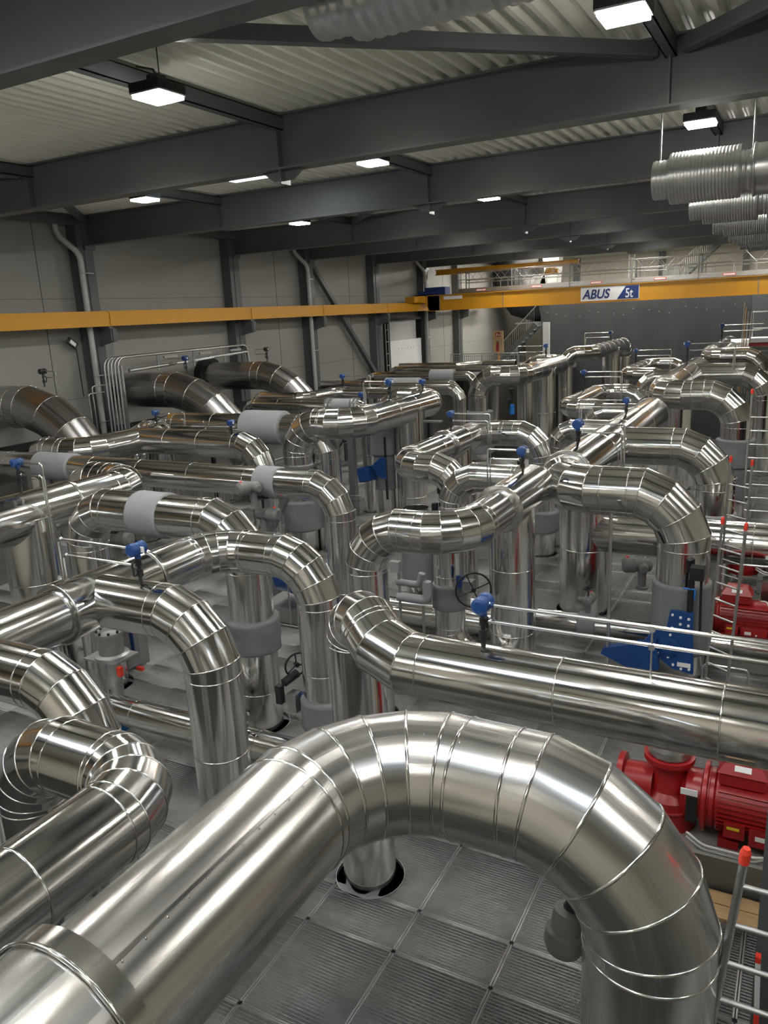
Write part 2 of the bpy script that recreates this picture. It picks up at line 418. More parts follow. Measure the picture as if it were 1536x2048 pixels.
def downpipe(x, label):
    t = thing('downpipe', label, 'downpipe', (x, 19.05, 0), 'grey rainwater downpipes on the wall columns')
    mb = MB(); mb.tube([(x-.45, 19.42, 9.1), (x-.45, 19.42, 8.7), (x, 19.08, 8.15), (x, 19.08, 2.6)], .085, 14, True, 0, .22); mb.build('pipe_length', 'pvc', t)
    for z in (7.6, 4.6, 3.2):
        c = MB(); c.torus((x, 19.08, z), (0,0,1), .09, .012); c.box((x, 19.06, z-.015), (x+.42, 19.1, z+.015)); c.build('pipe_clamp', 'galv', t)
downpipe(16.95, 'pale grey downpipe with an offset at top on the near left column')
downpipe(29.0, 'pale grey downpipe on the column left of the diagonal brace')
downpipe(40.75, 'pale grey downpipe beside the end of the yellow crane girder')
mb = MB(); mb.bar((29.7, 19.35, 8.25), (35.2, 19.35, 2.9), .2, .2); tag(mb.build('wall_brace', 'steel'), 'dark diagonal steel wall brace right of the second downpipe', 'brace')
mb = MB(); mb.box((8, 18.0, 2.80), (40.6, 18.1, 3.0)); mb.box((8, 18.1, 2.80), (40.6, 19.1, 2.84)); mb.box((8, 19.1, 2.8), (40.6, 19.2, 3.0))
for x in np.arange(9, 40, 3): mb.box((x-.06, 18.3, -2.6), (x+.06, 18.42, 2.8))
tag(mb.build('service_gutter', 'black'), 'dark steel service trough running low along the left wall', 'trough')

# ---------------------------------------------------------------- crane
def crane():
    t = thing('crane_runway', 'yellow crane runway rail along the left wall', 'crane rail', (20, 18.85, 6.05))
    mb = MB(); mb.box((-7, 18.70, 6.05), (50, 19.0, 6.09)); mb.box((-7, 18.83, 6.09), (50, 18.87, 6.40)); mb.box((-7, 18.70, 6.40), (50, 19.0, 6.46)); mb.box((-7, 18.83, 6.46), (50, 18.87, 6.50)); mb.box((-7, 18.71, 6.09), (50, 18.75, 6.4)); mb.build('rail_beam', 'yellow', t)
    for x in BX[1:]:
        s = MB(); s.box((x-.03, 18.68, 6.03), (x+.02, 19.0, 6.47)); s.build('joint_plate', 'yellow', t)
    g = thing('bridge_crane', 'yellow five tonne overhead crane girder with a white and navy sign', 'crane', (39.4, 18.6, 6.04))
    mb = MB(); mb.box((39.3, -12, 6.04), (39.9, 18.3, 6.80)); mb.box((39.22, -12, 6.80), (39.98, 18.3, 6.83)); mb.box((39.22, -12, 6.02), (39.98, 18.3, 6.04)); mb.build('girder', 'yellow', g)
    for y in (17.6, 14.05, 8.05, 2.2):
        s = MB(); s.box((39.285, y-.02, 6.03), (39.31, y+.02, 6.81)); s.build('joint_strip', 'steel_mid', g)
    mb = MB(); mb.box((38.0, 18.45, 6.48), (41.2, 19.0, 6.80)); mb.prism([(39.3, 17.6, 6.8), (39.3, 18.45, 6.8), (39.3, 18.45, 6.4), (39.3, 18.2, 6.04), (39.3, 17.6, 6.04)], (.6, 0, 0)); mb.build('end_carriage', 'yellow', g)
    mb = MB(); mb.box((39.6, 17.4, 6.83), (40.3, 18.6, 7.25)); mb.lathe((39.5, 18.9, 6.95), (0,-1,0), [(0, .12), (.9, .12)], 16); mb.build('drive_motor', 'navy', g)
    mb = MB(); mb.box((39.27, 16.3, 6.58), (39.3, 17.35, 6.75)); mb.build('serial_plate', 'sticker', g)
    # sign: white board, navy slanted field, lettering
    y0, y1, z0, z1 = 10.05, 7.28, 6.11, 6.76           # left edge has the larger y
    s = MB(); s.box((39.262, y1, z0), (39.285, y0, z1)); sg = s.build('sign_board', 'white', g)
    n = MB(); n.prism([(39.262, 8.0+.31, z0+.03), (39.262, 8.0-.1, z1-.03), (39.262, y1+.03, z1-.03), (39.262, y1+.03, z0+.03)], (-.006, 0, 0)); n.build('navy_field', 'navy', sg)
    def text(body, y, z, size, m, shear, fat, sx):
        cu = bpy.data.curves.new('lettering', 'FONT'); cu.body = body; cu.size = size; cu.shear = shear; cu.offset = fat; cu.extrude = .004
        tmp = bpy.data.objects.new('lettering_tmp', cu); C.objects.link(tmp); dg = bpy.context.evaluated_depsgraph_get()
        me = bpy.data.meshes.new_from_object(tmp.evaluated_get(dg)); C.objects.unlink(tmp); bpy.data.objects.remove(tmp)
        mt = Matrix(((0,0,-1,39.252),(-sx,0,0,y),(0,1,0,z),(0,0,0,1))); me.transform(mt)
        me.materials.clear(); me.materials.append(M[m]); o = bpy.data.objects.new('lettering', me); C.objects.link(o); o.parent = sg; o.matrix_parent_inverse = sg.matrix_basis.inverted()
    text('ABUS', 9.95, 6.22, .60, 'navy', .22, .014, .88)
    text('5t', 7.93, 6.20, .60, 'white', 0, .008, .72)
    # light truss walkway on the girder
    wk = thing('crane_walkway', 'aluminium truss walkway with railings standing behind the crane girder', 'walkway', (40.5, 8, 6.9))
    mb = MB(); mb.box((40.2, -6, 6.86), (40.25, 17.2, 7.10)); mb.box((40.2, -6, 6.84), (41.4, 17.2, 6.88)); mb.box((41.35, -6, 6.86), (41.4, 17.2, 7.06)); mb.build('kick_board', 'galv', wk)
    for k, y in enumerate(np.arange(16.9, -6, -3.02)):
        p = MB()
        for x in (40.22, 41.38):
            p = MB(); p.tube([(x, y, 6.6), (x, y, 8.0)], .035, 8); p.tube([(x, y-.18, 6.95), (x, y-.18, 7.95)], .022, 6); p.box((x-.02, y-.18, 7.0), (x+.02, y, 7.03)); p.box((x-.02, y-.18, 7.9), (x+.02, y, 7.93)); p.build('post', 'steel_mid', wk)
        r = MB()
        for x in (40.22, 41.38):
            for z in (7.96, 7.55, 7.40): r.tube([(x, y-.02, z), (x, max(-6, y-3.0), z)], .02 if z > 7.5 else .016, 6)
            n_ = 6
            for i in range(n_):
                ya = y-.2-i*2.7/n_; r.tube([(x, ya, 7.44 if i % 2 else 7.94), (x, ya-2.7/n_, 7.94 if i % 2 else 7.44)], .011, 5)
            for i in range(3): r.tube([(x, y-.6-i*.9, 7.1), (x, y-.6-i*.9, 7.42)], .014, 5)
        r.build('truss_rail', 'galv', wk)
        l = MB(); l.box((40.18, y-1.6, 6.93), (40.2, y-1.05, 7.04)); l.build('warning_label', 'red_cap', wk); l2 = MB(); l2.box((40.175, y-1.57, 6.95), (40.181, y-1.08, 7.02)); l2.build('label_face', 'sticker', wk)
    h = thing('hoist_beam', 'short yellow hoist beam under the far roof beside the left wall', 'beam', (42.5, 15, 7.9))
    mb = MB(); mb.box((42.35, 11.0, 7.98), (42.65, 19.2, 8.02)); mb.box((42.48, 11.0, 8.02), (42.52, 19.2, 8.24)); mb.box((42.35, 11.0, 8.24), (42.65, 19.2, 8.28)); mb.build('beam_section', 'yellow', h)
    mb = MB(); mb.box((42.3, 12.2, 7.6), (42.7, 12.7, 7.95)); mb.lathe((42.5, 12.8, 7.75), (0,-1,0), [(0,.13),(.7,.13)], 14); mb.build('hoist_trolley', 'yellow', h)
crane()

# ---------------------------------------------------------------- pipe routes (metres, hall axes) used for the floor openings too
D = -0.35
ROUTES = {
 # key: (label, [(diameter, points, extra), ...])
 'front': ('large polished insulated pipe in the immediate foreground, elbowing right then down', [
   (.80, [(1.75, 2.63, 3), (4.19, 2.63, 3), (4.19, .60, 3), (4.19, .60, D)], dict(gores=5, n=64, spacing=1.7, m='clad_satin')),
   (.93, [(-1.6, 2.63, 3), (1.75, 2.63, 3)], dict(n=64, cap1=True, spacing=1.6, m='clad_satin'))]),
 'pump_line': ('polished insulated pipe running across the middle to the right edge above the red pump', [
   (.58, [(5.79, -7, 2.9), (5.79, 3.2, 2.9), (6.26, 3.85, 3.22), (6.26, 3.85, D)], dict(n=56, spacing=1.27, gores=[2, 4], R=[1.0, .42]))]),
 'right_header': ('big twin-branch insulated pipe at centre right, its front branch ending in a dark grey jacket', [
   (.81, [(13.6, 3.68, 3), (12.68, 3.68, 3), (12.68, 1.54, 3), (12.68, 1.54, D)], dict(n=56)),
   (.92, [(13.6, 3.68, 3), (21.9, 3.66, 3)], dict(n=48, cap0=True, cap1=True, spacing=2.2)),
   (.80, [(17.0, 3.66, 3), (17.0, 1.52, 3), (17.0, 1.52, D)], dict(n=48)),
   (.94, [(14.85, 3.67, 3), (14.85, 3.67, D)], dict(n=48, spacing=1.5)),
   (.80, [(14.85, 3.67, 1.66), (14.85, -7, 1.66)], dict(n=48, spacing=1.5)),
   (.50, [(19.0, 3.66, 3), (19.0, 5.44, 3), (19.0, 5.44, D)], dict(n=28)),
   (.50, [(21.6, 3.66, 3), (22.3, 3.66, 3), (22.3, 5.4, 3), (22.3, 5.4, D)], dict(n=28))]),
 'centre_bend': ('insulated pipe snaking through the picture centre, its header beside the blue sensor', [
   (.62, [(9.42, 5.52, D), (9.42, 5.52, 3), (9.46, 4.02, 3), (11.0, 4.02, 3)], dict(n=56, gores=5)),
   (.72, [(11.0, 4.02, 3), (12.75, 4.02, 3)], dict(n=44, cap0=True, spacing=2)),
   (.54, [(12.6, 4.02, 3), (13.1, 4.02, 3), (13.1, 5.72, 3), (13.1, 5.72, D)], dict(n=36)),
   (.74, [(11.6, 4.04, 3), (11.6, 4.04, D)], dict(n=44, spacing=1.25))]),
 'left_header': ('insulated header at left centre with two downward branches and a blue sensor on top', [
   (.58, [(1.0, 7, 3), (5.25, 7, 3)], dict(n=48, spacing=1.3)),
   (.66, [(5.25, 7, 3), (6.6, 7, 3)], dict(n=48, cap0=True, cap1=True, spacing=2)),
   (.58, [(6.6, 7, 3), (7.87, 7, 3), (7.87, 5.36, 3), (7.87, 5.36, D)], dict(n=48, gores=5)),
   (.60, [(5.77, 7, 3), (5.77, 5.36, 3), (5.77, 5.36, D)], dict(n=56)),
   (.54, [(4.07, 7, 3), (4.07, 5.29, 3), (4.07, 5.29, D)], dict(n=56))]),
 'corner_bend': ('insulated pipe doubling back in the lower left corner beside the big front pipe', []),
 'left_upper': ('thick insulated header entering from the left edge above the grey valve cylinder', [
   (.84, [(1, 11.4, 3), (9.14, 11.4, 3)], dict(n=44, spacing=1.9)),
   (.77, [(9.14, 11.4, 3), (10.83, 11.4, 3), (10.83, 13.25, 3), (10.83, 13.25, D)], dict(n=44)),
   (.90, [(8.25, 11.4, 3), (8.25, 11.4, D)], dict(n=44, spacing=1.3))]),
 'cross_long': ('long straight insulated pipe crossing the left half with two grey jackets', [
   (.57, [(11.8, 17.9, 3), (11.68, 7.34, 3), (11.68, 7.34, D)], dict(n=44, spacing=1.35))]),
 'jacket_drop': ('insulated pipe with a pale jacket that drops to a ring opening in the grating', [
   (.66, [(8.5, 10.3, D), (8.5, 10.3, 3.18), (8.5, 7.0, 3.18), (8.5, 7.0, D)], dict(n=48))]),
 'wall_header': ('insulated header near the left wall with a mitred tee under the small sensor', [
   (.66, [(12.75, 16.9, D), (12.75, 16.9, 3.15), (12.70, 15.1, 3.15), (15.6, 15.1, 3.15), (15.7, 16.5, 3.15), (15.7, 16.5, D)], dict(n=36)),
   (.66, [(14.55, 15.1, 3.15), (14.4, 11.1, 3.15), (14.4, 11.1, D)], dict(n=36))]),
 'wall_jacket': ('insulated pipe with a wide pale jacket behind the left group, below the second wall pipe', [
   (.72, [(16.8, 16.6, D), (16.8, 16.6, 3.2), (16.85, 10.9, 3.2), (16.85, 10.9, D)], dict(n=36, spacing=1.5))]),
 'middle_bend': ('curving insulated pipe left of centre whose header climbs toward the upper right', [
   (.78, [(16.36, 11.45, D), (16.36, 11.45, 3.4), (16.39, 9.78, 3.4), (21.4, 9.76, 3.4), (21.4, 11.6, 3.4), (21.4, 11.6, D)], dict(n=44, gores=5)),
   (.86, [(19.5, 9.76, 3.4), (19.5, 9.76, D)], dict(n=40, spacing=1.4))]),
 'inner_bend': ('insulated pipe looping between two elbows right of centre, left of the large twin-branch pipe', [
   (.63, [(13.74, 5.83, D), (13.74, 5.83, 3), (13.74, 7.15, 3), (18.2, 7.15, 3), (18.15, 5.54, 3), (18.15, 5.54, D)], dict(n=44)),
   (.74, [(16.0, 7.15, 3), (16.8, 7.15, 3)], dict(n=40, cap0=True, spacing=2)),
   (.70, [(16.7, 7.15, 3), (16.7, 7.15, D)], dict(n=36))]),
 'far_bend': ('curving insulated pipe in the rear centre in front of the stair', [
   (.80, [(29.55, 11.66, D), (29.55, 11.66, 3.4), (29.55, 9.93, 3.4), (36.0, 9.94, 3.4), (36.0, 11.8, 3.4), (36.0, 11.8, D)], dict(n=36, gores=5)),
   (1.0, [(32.92, 9.96, 3.4), (32.92, 9.96, D)], dict(n=32, spacing=1.7))]),
 'tank_bend': ('farthest curving insulated pipe before the dark tank wall', [
   (.76, [(39.2, 10.75, D), (39.2, 10.75, 3.6), (39.6, 9.6, 3.6), (47.6, 9.54, 3.6), (47.6, 9.54, D)], dict(n=32)),
   (.95, [(44.2, 9.58, 3.6), (44.2, 9.58, D)], dict(n=28, spacing=1.8))]),
 'rear_loop': ('low looping insulated pipe behind the centre right header', [
   (.58, [(23.0, 4.93, D), (23.0, 4.93, 3), (23.05, 6.32, 3), (27.45, 6.32, 3), (27.4, 4.87, 3), (27.4, 4.87, D)], dict(n=32))]),
 'rear_small_loop': ('small looping insulated pipe right below the dark tank wall', [
   (.56, [(34.3, 5.2, D), (34.3, 5.2, 3), (34.5, 6.85, 3), (40.0, 6.85, 3), (39.9, 5.25, 3), (39.9, 5.25, D)], dict(n=28))]),
 'right_rear': ('thick insulated pipe at the right with an elbow onto a tall grey jacketed leg', [
   (.82, [(24.2, 3.64, 3.4), (23.1, 3.64, 3.4), (23.1, 1.6, 3.4), (23.1, 1.6, D)], dict(n=48)),
   (.90, [(24.2, 3.64, 3.4), (31.6, 3.65, 3.4)], dict(n=40, cap0=True, cap1=True, spacing=2.4)),
   (.80, [(29.3, 3.65, 3.4), (29.3, 1.25, 3.4), (29.3, 1.25, D)], dict(n=36)),
   (1.0, [(26.3, 3.64, 3.4), (26.3, 3.64, D)], dict(n=36, spacing=1.6)),
   (.50, [(28.6, 3.65, 3.4), (28.6, 5.1, 3.4), (28.6, 5.1, D)], dict(n=28))]),
 'right_farthest': ('farthest thick insulated pipe at the right edge under the pole bundle', [
   (.78, [(39.6, 4.0, 3.4), (38.5, 4.0, 3.4), (38.3, 1.75, 3.4), (38.3, 1.75, D)], dict(n=36)),
   (.88, [(39.6, 4.0, 3.4), (48.2, 3.95, 3.4)], dict(n=32, cap0=True, cap1=True, spacing=2.6)),
   (.78, [(46.2, 3.95, 3.4), (46.2, 1.4, 3.4), (46.2, 1.4, D)], dict(n=28))]),
 'cross_rear': ('insulated pipe with flanged joints passing behind the curving pipe left of centre', [
   (.40, [(20.7, 16.4, D), (20.7, 16.4, 3.3), (20.65, 11.8, 3.3), (20.65, 11.8, D)], dict(n=28))]),
 'tee_rear': ('slim insulated pipe with a mitred bend near the foot of the third wall pipe', [
   (.40, [(21.7, 16.8, D), (21.7, 16.8, 3.42), (21.6, 14.6, 3.42), (23.35, 14.5, 3.42), (23.15, 11.6, 3.42), (23.15, 11.6, D)], dict(n=28))]),
 'jacket_rear': ('slim insulated pipe with a white jacket beneath the diagonal wall brace', [
   (.36, [(28.2, 18.2, 3.2), (28.2, 12.0, 3.2), (28.2, 12.0, D)], dict(n=24))]),
 'bright_rear': ('slim bright insulated pipe left of the rear centre bend', [
   (.46, [(26.6, 14.6, D), (26.6, 14.6, 3.2), (26.6, 11.2, 3.2), (26.6, 11.2, D)], dict(n=28)),
   (.38, [(31.0, 17.5, D), (31.0, 17.5, 3.3), (31.0, 12.4, 3.3), (31.0, 12.4, D)], dict(n=24))]),
 'last_rear': ('thin far insulated pipe below the gallery railing', [
   (.30, [(33.4, 17.6, D), (33.4, 17.6, 3.4), (33.3, 12.3, 3.4), (33.3, 12.3, D)], dict(n=20)), (.30, [(35.5, 18.2, 3.4), (35.5, 15.0, 3.4), (36.4, 14.2, 3.4), (36.4, 12.4, 3.4)], dict(n=20))]),
 'floor_left': ('insulated pipe lying just above the grating behind the left downward branch', [
   (.43, [(7.3, 9.45, .45), (7.35, 5.0, .45)], dict(n=36, spacing=1.0))]),
 'floor_centre': ('insulated pipe low above the floor behind the handwheel valve', [
   (.55, [(12.4, 8.2, .42), (12.4, 4.6, .42)], dict(n=36, spacing=1.2))]),
 'handwheel': ('vertical insulated pipe with a grey jacket carrying the black handwheel', [
   (.50, [(10.95, 4.88, 2.75), (10.95, 4.88, .45), (10.95, 3.9, .45)], dict(n=40, spacing=.8, cap0=True, cap1=True))]),
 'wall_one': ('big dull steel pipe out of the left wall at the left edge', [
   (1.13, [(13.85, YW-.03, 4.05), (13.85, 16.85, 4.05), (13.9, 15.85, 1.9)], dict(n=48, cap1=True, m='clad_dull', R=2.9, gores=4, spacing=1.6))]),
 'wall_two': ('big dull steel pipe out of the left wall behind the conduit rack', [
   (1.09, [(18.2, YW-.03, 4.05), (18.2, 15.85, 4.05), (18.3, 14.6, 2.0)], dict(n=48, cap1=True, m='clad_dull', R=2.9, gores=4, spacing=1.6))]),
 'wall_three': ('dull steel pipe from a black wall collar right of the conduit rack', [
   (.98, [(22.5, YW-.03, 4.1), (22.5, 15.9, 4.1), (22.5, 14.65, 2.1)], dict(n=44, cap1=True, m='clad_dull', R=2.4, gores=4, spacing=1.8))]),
 'valve_low': ('short insulated pipe at floor level with a grey motor valve right of centre', [
   (.36, [(12.9, 4.0, .5), (12.9, -3.0, .5)], dict(n=28))]),
}
# the lower left corner pipe: header toward the wall side, doubling back and down
ROUTES['corner_bend'] = (ROUTES['corner_bend'][0], [
   (.54, [(-1.5, 3.64, 3.0), (3.28, 3.64, 3.0), (3.28, 4.98, 3.0), (3.28, 4.98, D)], dict(n=64, gores=5, R=.47, spacing=.62))])
for lab, runs in ROUTES.values():
    for d, pts, ex in runs:
        for p in (pts[0], pts[-1]):
            if p[2] < 0: HOLES.append((p[0], p[1], d/2+.07))
HOLES = [(x, y, r+.02 if abs(x-6.26) < .01 or abs(x-8.5) < .01 else r) for x, y, r in HOLES]

def grating():
    """steel bar grating panels, real bars and real gaps"""
    xs = []; x = 2.34
    k = 0
    while x < 34: xs.append(x); x += (.96, 1.12, .58, 1.12)[k % 4] if k else .80; k += 1
    # seams measured at 5.42, 6.00, 7.12
    xs = [2.60, 3.72, 4.30, 5.42, 6.00, 7.12, 7.70, 8.82, 9.40, 10.52, 11.10, 12.22, 12.8, 13.92, 14.5, 15.62, 16.2, 17.32, 17.9, 19.02, 19.6, 20.72, 22, 23, 24, 25, 26, 27, 28, 29, 30]
    ys = [2.13+i*.996 for i in range(-7, 16)]
    out = []
    def cut(lo, hi, fixed, axis):
        iv = [(lo, hi)]
        for hx, hy, r in HOLES:
            c, o = (hx, hy) if axis == 0 else (hy, hx)
            dd = fixed-o
            if abs(dd) >= r: continue
            h = math.sqrt(r*r-dd*dd); nv = []
            for a, b in iv:
                if c+h <= a or c-h >= b: nv.append((a, b)); continue
                if c-h > a: nv.append((a, c-h))
                if c+h < b: nv.append((c+h, b))
            iv = nv
        return iv
    boxes = []
    for i in range(len(xs)-1):
        x0, x1 = xs[i]+.004, xs[i+1]-.004
        far = x0 > 15
        for j in range(len(ys)-1):
            y0, y1 = ys[j]+.004, ys[j+1]-.004
            if x0 > 20 and y0 < -3: continue
            for (a, b, c, d) in ((x0, x1, y0, y0+.016), (x0, x1, y1-.016, y1)):
                for p, q in cut(a, b, c, 0): boxes.append((p, q, c, d, -.035, .006))
            for (a, b, c, d) in ((y0, y1, x0, x0+.016), (y0, y1, x1-.016, x1)):
                for p, q in cut(a, b, c, 1): boxes.append((c, d, p, q, -.035, .006))
            st = .0117 if not far else .0351
            w_ = .0026 if not far else .006
            y = y0+st
            while y < y1-.004:
                for p, q in cut(x0, x1, y, 0): boxes.append((p, q, y-w_/2, y+w_/2, -.030, -.001))
                y += st
            st = .0365 if not far else .073; wc = .0042 if not far else .008
            x = x0+st
            while x < x1-.01:
                for p, q in cut(y0, y1, x, 1): boxes.append((x-wc/2, x+wc/2, p, q, -.009, .0012))
                x += st
    b = np.array(boxes, dtype=np.float32); n = len(b)
    x0, x1, y0, y1, z0, z1 = b.T
    vs = np.stack([np.stack(c, 1) for c in ((x0,y0,z1),(x1,y0,z1),(x1,y1,z1),(x0,y1,z1),(x0,y0,z0),(x1,y0,z0),(x1,y1,z0),(x0,y1,z0))], 1).reshape(-1, 3)
    fq = np.array([(0,1,2,3),(0,4,5,1),(1,5,6,2),(2,6,7,3),(3,7,4,0)]); f = (fq[None]+np.arange(n)[:, None, None]*8).reshape(-1, 4)
    me = bpy.data.meshes.new('floor'); me.vertices.add(len(vs)); me.vertices.foreach_set('co', vs.ravel())
    me.loops.add(f.size); me.loops.foreach_set('vertex_index', f.ravel().astype(np.int32))
    me.polygons.add(len(f)); me.polygons.foreach_set('loop_start', np.arange(0, f.size, 4, dtype=np.int32)); 
    me.update(calc_edges=True); me.materials.append(M['grate'])
    o = bpy.data.objects.new('floor', me); C.objects.link(o); o['kind'] = 'structure'
    mb = MB()
    for hx, hy, r in HOLES:
        if hx < 20:
            mb.lathe((hx, hy, -.04), (0,0,1), [(0, r-.004), (.05, r-.004), (.05, r+.004), (0, r+.004)], 40)
    struct('trim_2', mb, 'grate')
    mb = MB()      # bearing steel under the grating
    for x in xs: mb.box((x-.05, -5, -.25), (x+.05, 17.5, -.037))
    for y in np.arange(-4.8, 17.5, 2.988): mb.box((2.3, y-.06, -.35), (30, y+.06, -.25))
    struct('trim_3', mb, 'steel_mid')
grating()

# ================================================================ ROOF-MOUNTED THINGS
def lamp(x, y, label, z=8.72, rot=0.0):
    t = thing('high_bay_lamp', label, 'lamp', (x, y, z), 'square high-bay lamps under the roof')
    c, s = math.cos(rot), math.sin(rot)
    def q(h, z0, z1, m, name, fins=False):
        mb = MB(); mb.prism([(x+c*a-s*b, y+s*a+c*b, z0) for a, b in ((-h,-h),(h,-h),(h,h),(-h,h))], (0,0,z1-z0))
        if fins:
            for k in range(-9, 10):
                for (ux, uy) in ((0, 1), (1, 0), (0, -1), (-1, 0)):
                    a0 = k*h/9.5
                    px = x+c*(ux*h+(a0 if ux == 0 else 0))-s*(uy*h+(a0 if uy == 0 else 0)); py = y+s*(ux*h+(a0 if ux == 0 else 0))+c*(uy*h+(a0 if uy == 0 else 0))
                    mb.cbox((px, py, (z0+z1)/2), (.014, .014, z1-z0-.02))
        return mb.build(name, m, t)
    q(.235, z-.005, z+.11, 'black', 'housing', True)
    q(.215, z-.055, z-.005, 'lens', 'lens')
    mb = MB()
    for k in range(4):
        a = [(-.225,-.225),(.225,-.225),(.225,.225),(-.225,.225)]; p, r = a[k], a[(k+1) % 4]
        mb.bar((x+c*p[0]-s*p[1], y+s*p[0]+c*p[1], z-.008), (x+c*r[0]-s*r[1], y+s*r[0]+c*r[1], z-.008), .025, .02)
    mb.build('lens_frame', 'galv', t)
    mb = MB(); mb.cbox((x, y, z+.16), (.16, .16, .1)); mb.tube([(x, y, z+.2), (x, y+.03, 9.0), (x, y+.3, 9.08)], .012, 6); mb.tube([(x+.06, y, z+.2), (x+.06, y, 9.3)], .008, 6); mb.build('hanger', 'black', t)
L = 'square high-bay lamp '
for x, y, l in [(7.95, 7.22, L+'hanging nearest at upper left with a finned housing'), (13.7, 13.15, L+'at far left below the second beam'),
    (13.55, 7.32, L+'glowing between the second and third beams left of centre'), (20.2, 13.45, L+'small and round looking above the second downpipe'),
    (19.8, 7.42, L+'small, under the third beam right of centre'), (8.65, 1.83, L+'glaring at the top right edge of the picture'),
    (14.4, 1.80, L+'glaring above the zinc ducts at right'), (20.5, 1.8, L+'hidden behind the zinc ducts, nearest of the hidden row'), (8.0, 13.2, L+'just outside the left edge of the view'),
    (26.2, 13.4, L+'hidden behind the fourth beam by the wall'), (26.2, 7.45, L+'hidden behind the fourth beam in mid hall'), (32.3, 13.4, L+'hidden behind the fifth beam by the wall'), (32.3, 7.45, L+'hidden behind the fifth beam in mid hall'),
    (26.2, 1.8, L+'behind the duct row, second of the hidden row'), (32.3, 1.8, L+'behind the duct row, last of the hidden row'), (38.4, 7.4, L+'above the crane girder in mid hall'), (38.4, 13.4, L+'above the crane girder by the wall'), (38.4, 1.8, L+'above the crane girder at right'),
    (2.6, 13.2, L+'overhead behind the photographer by the wall'), (2.6, 7.3, L+'overhead behind the photographer left'), (2.6, 1.8, L+'overhead behind the photographer'),
    (8.6, -4.4, L+'right of the picture edge near'), (14.4, -4.4, L+'right of the picture edge, second'), (20.5, -4.4, L+'right of the picture edge, third'), (26.2, -4.4, L+'right of the picture edge, fourth'), (2.6, -4.4, L+'behind the photographer on the right'),
    (-3.5, 7.3, L+'far behind the photographer left'), (-3.5, 1.8, L+'far behind the photographer right')]:
    lamp(x, y, l)
for x in (44.6, 46.6, 48.6):  # extra lamps added behind the last beam to brighten the far walls
    for y, w_ in ((16.3, 'left'), (11, 'middle'), (4, 'right')):
        lamp(x, y, L+f'added to light the far gallery, {w_} of its {["front","middle","rear"][(44.6,46.6,48.6).index(x)]} row', 8.72 if x < 46 else 8.93)
def light_panel(x0, y0, x1, y1, label, z=9.17, m='panel'):
    t = thing('roof_light_panel', label, 'light panel', ((x0+x1)/2, (y0+y1)/2, z), 'flat light panels in the roof')
    mb = MB(); mb.box((x0-.03, y0-.03, z), (x1+.03, y1+.03, z+.07)); mb.build('frame', 'white', t)
    mb = MB(); mb.box((x0, y0, z-.008), (x1, y1, z)); mb.build('diffuser', m, t)
light_panel(14.95, 10.8, 15.75, 12.2, 'bluish white flat light panel under the second roof beam')
for x, y, w_ in ((50.5, 15, 'left'), (50.5, 11, 'second'), (50.5, 7, 'third'), (50.5, 2.5, 'right')): light_panel(x, y, x+3.5, y+2.4, f'warm fill light panel added unseen in the far roof over the tank, {w_} one', 9.21, 'panel_fill')  # first row: unseen panels added to brighten the far wall
for x, y, w_ in ((1.2, 8.5, 'left'), (1.2, 3.0, 'middle'), (1.2, -3, 'right')): light_panel(x, y, x+1.0, y+2.4, f'bluish flat light panel behind the photographer, {w_} one', 9.15)

def spiral(name, a, b, d, parent, pitch=.05, depth=.010, m='duct', n=36):
    a = V(a); b = V(b); ax = (b-a).normalized(); L_ = (b-a).length; k = int(L_/pitch); mb = MB(); prof = []
    for i in range(k):
        t = i*pitch; prof += [(t, d/2), (t+pitch*.32, d/2), (t+pitch*.5, d/2+depth), (t+pitch*.68, d/2+depth)]
    prof.append((L_, d/2))
    x, y = frame(ax); vs = []; fs = []
    for t, r in prof: vs += [a+ax*t+(x*math.cos(2*PI*i/n)+y*math.sin(2*PI*i/n))*r for i in range(n)]
    for q in range(len(prof)-1):
        for i in range(n): fs.append((q*n+i, q*n+(i+1) % n, (q+1)*n+(i+1) % n, (q+1)*n+i))
    mb.add(vs, fs, True)
    for c, fl in ((a, 1), (b, 0)):
        R_ = circle(c, ax, d/2, n); mb.add(R_, [tuple(range(n-1,-1,-1)) if fl else tuple(range(n))])
    return mb.build(name, m, parent)
nth = ['nearest ribbed zinc ventilation duct hanging at right', 'second ribbed zinc ventilation duct behind the nearest one', 'third ribbed zinc ventilation duct in the receding row', 'fourth ribbed zinc ventilation duct in the receding row', 'farthest ribbed zinc ventilation duct above the walkway']
for i, l in enumerate(nth):
    x = 14.0+i*4.35; z = 7.86
    t = thing('ventilation_duct', l, 'duct', (x, 1.8, z), 'ribbed zinc ventilation ducts hung in a row')
    spiral('inner_duct', (x, 2.42, z), (x, .93, z), .58, t, .06); spiral('outer_sleeve', (x, 2.16, z), (x, 1.13, z), .76, t, .05, .008)
    mb = MB(); mb.lathe((x, .95, z), (0,-1,0), [(0, .36), (.03, .38), (.05, .37), (3.2, .37)], 36); mb.torus((x, .94, z), (0,1,0), .375, .018, 36); mb.build('smooth_duct', 'duct', t)
    mb = MB()
    for y in (2.33, .98): mb.tube([(x, y, z+.28), (x, y, 9.3)], .014, 6)
    mb.build('threaded_rod', 'galv', t)
    mb = MB(); mb.cbox((x-.30, .62, z+.2), (.06, .12, .1)); mb.cbox((x-.335, .60, z+.2), (.01, .07, .07)); mb.build('damper_box', 'grey_motor', t)
t = thing('ventilation_duct', 'large spiral zinc duct cut by the top edge of the photo', 'duct', (7.1, 3, 8.8), 'ribbed zinc ventilation ducts hung in a row')
spiral('outer_sleeve', (7.1, 3.95, 8.84), (7.1, -3.5, 8.84), .70, t, .13, .014); spiral('inner_duct', (7.1, 4.35, 8.84), (7.1, 3.9, 8.84), .56, t, .11, .01)

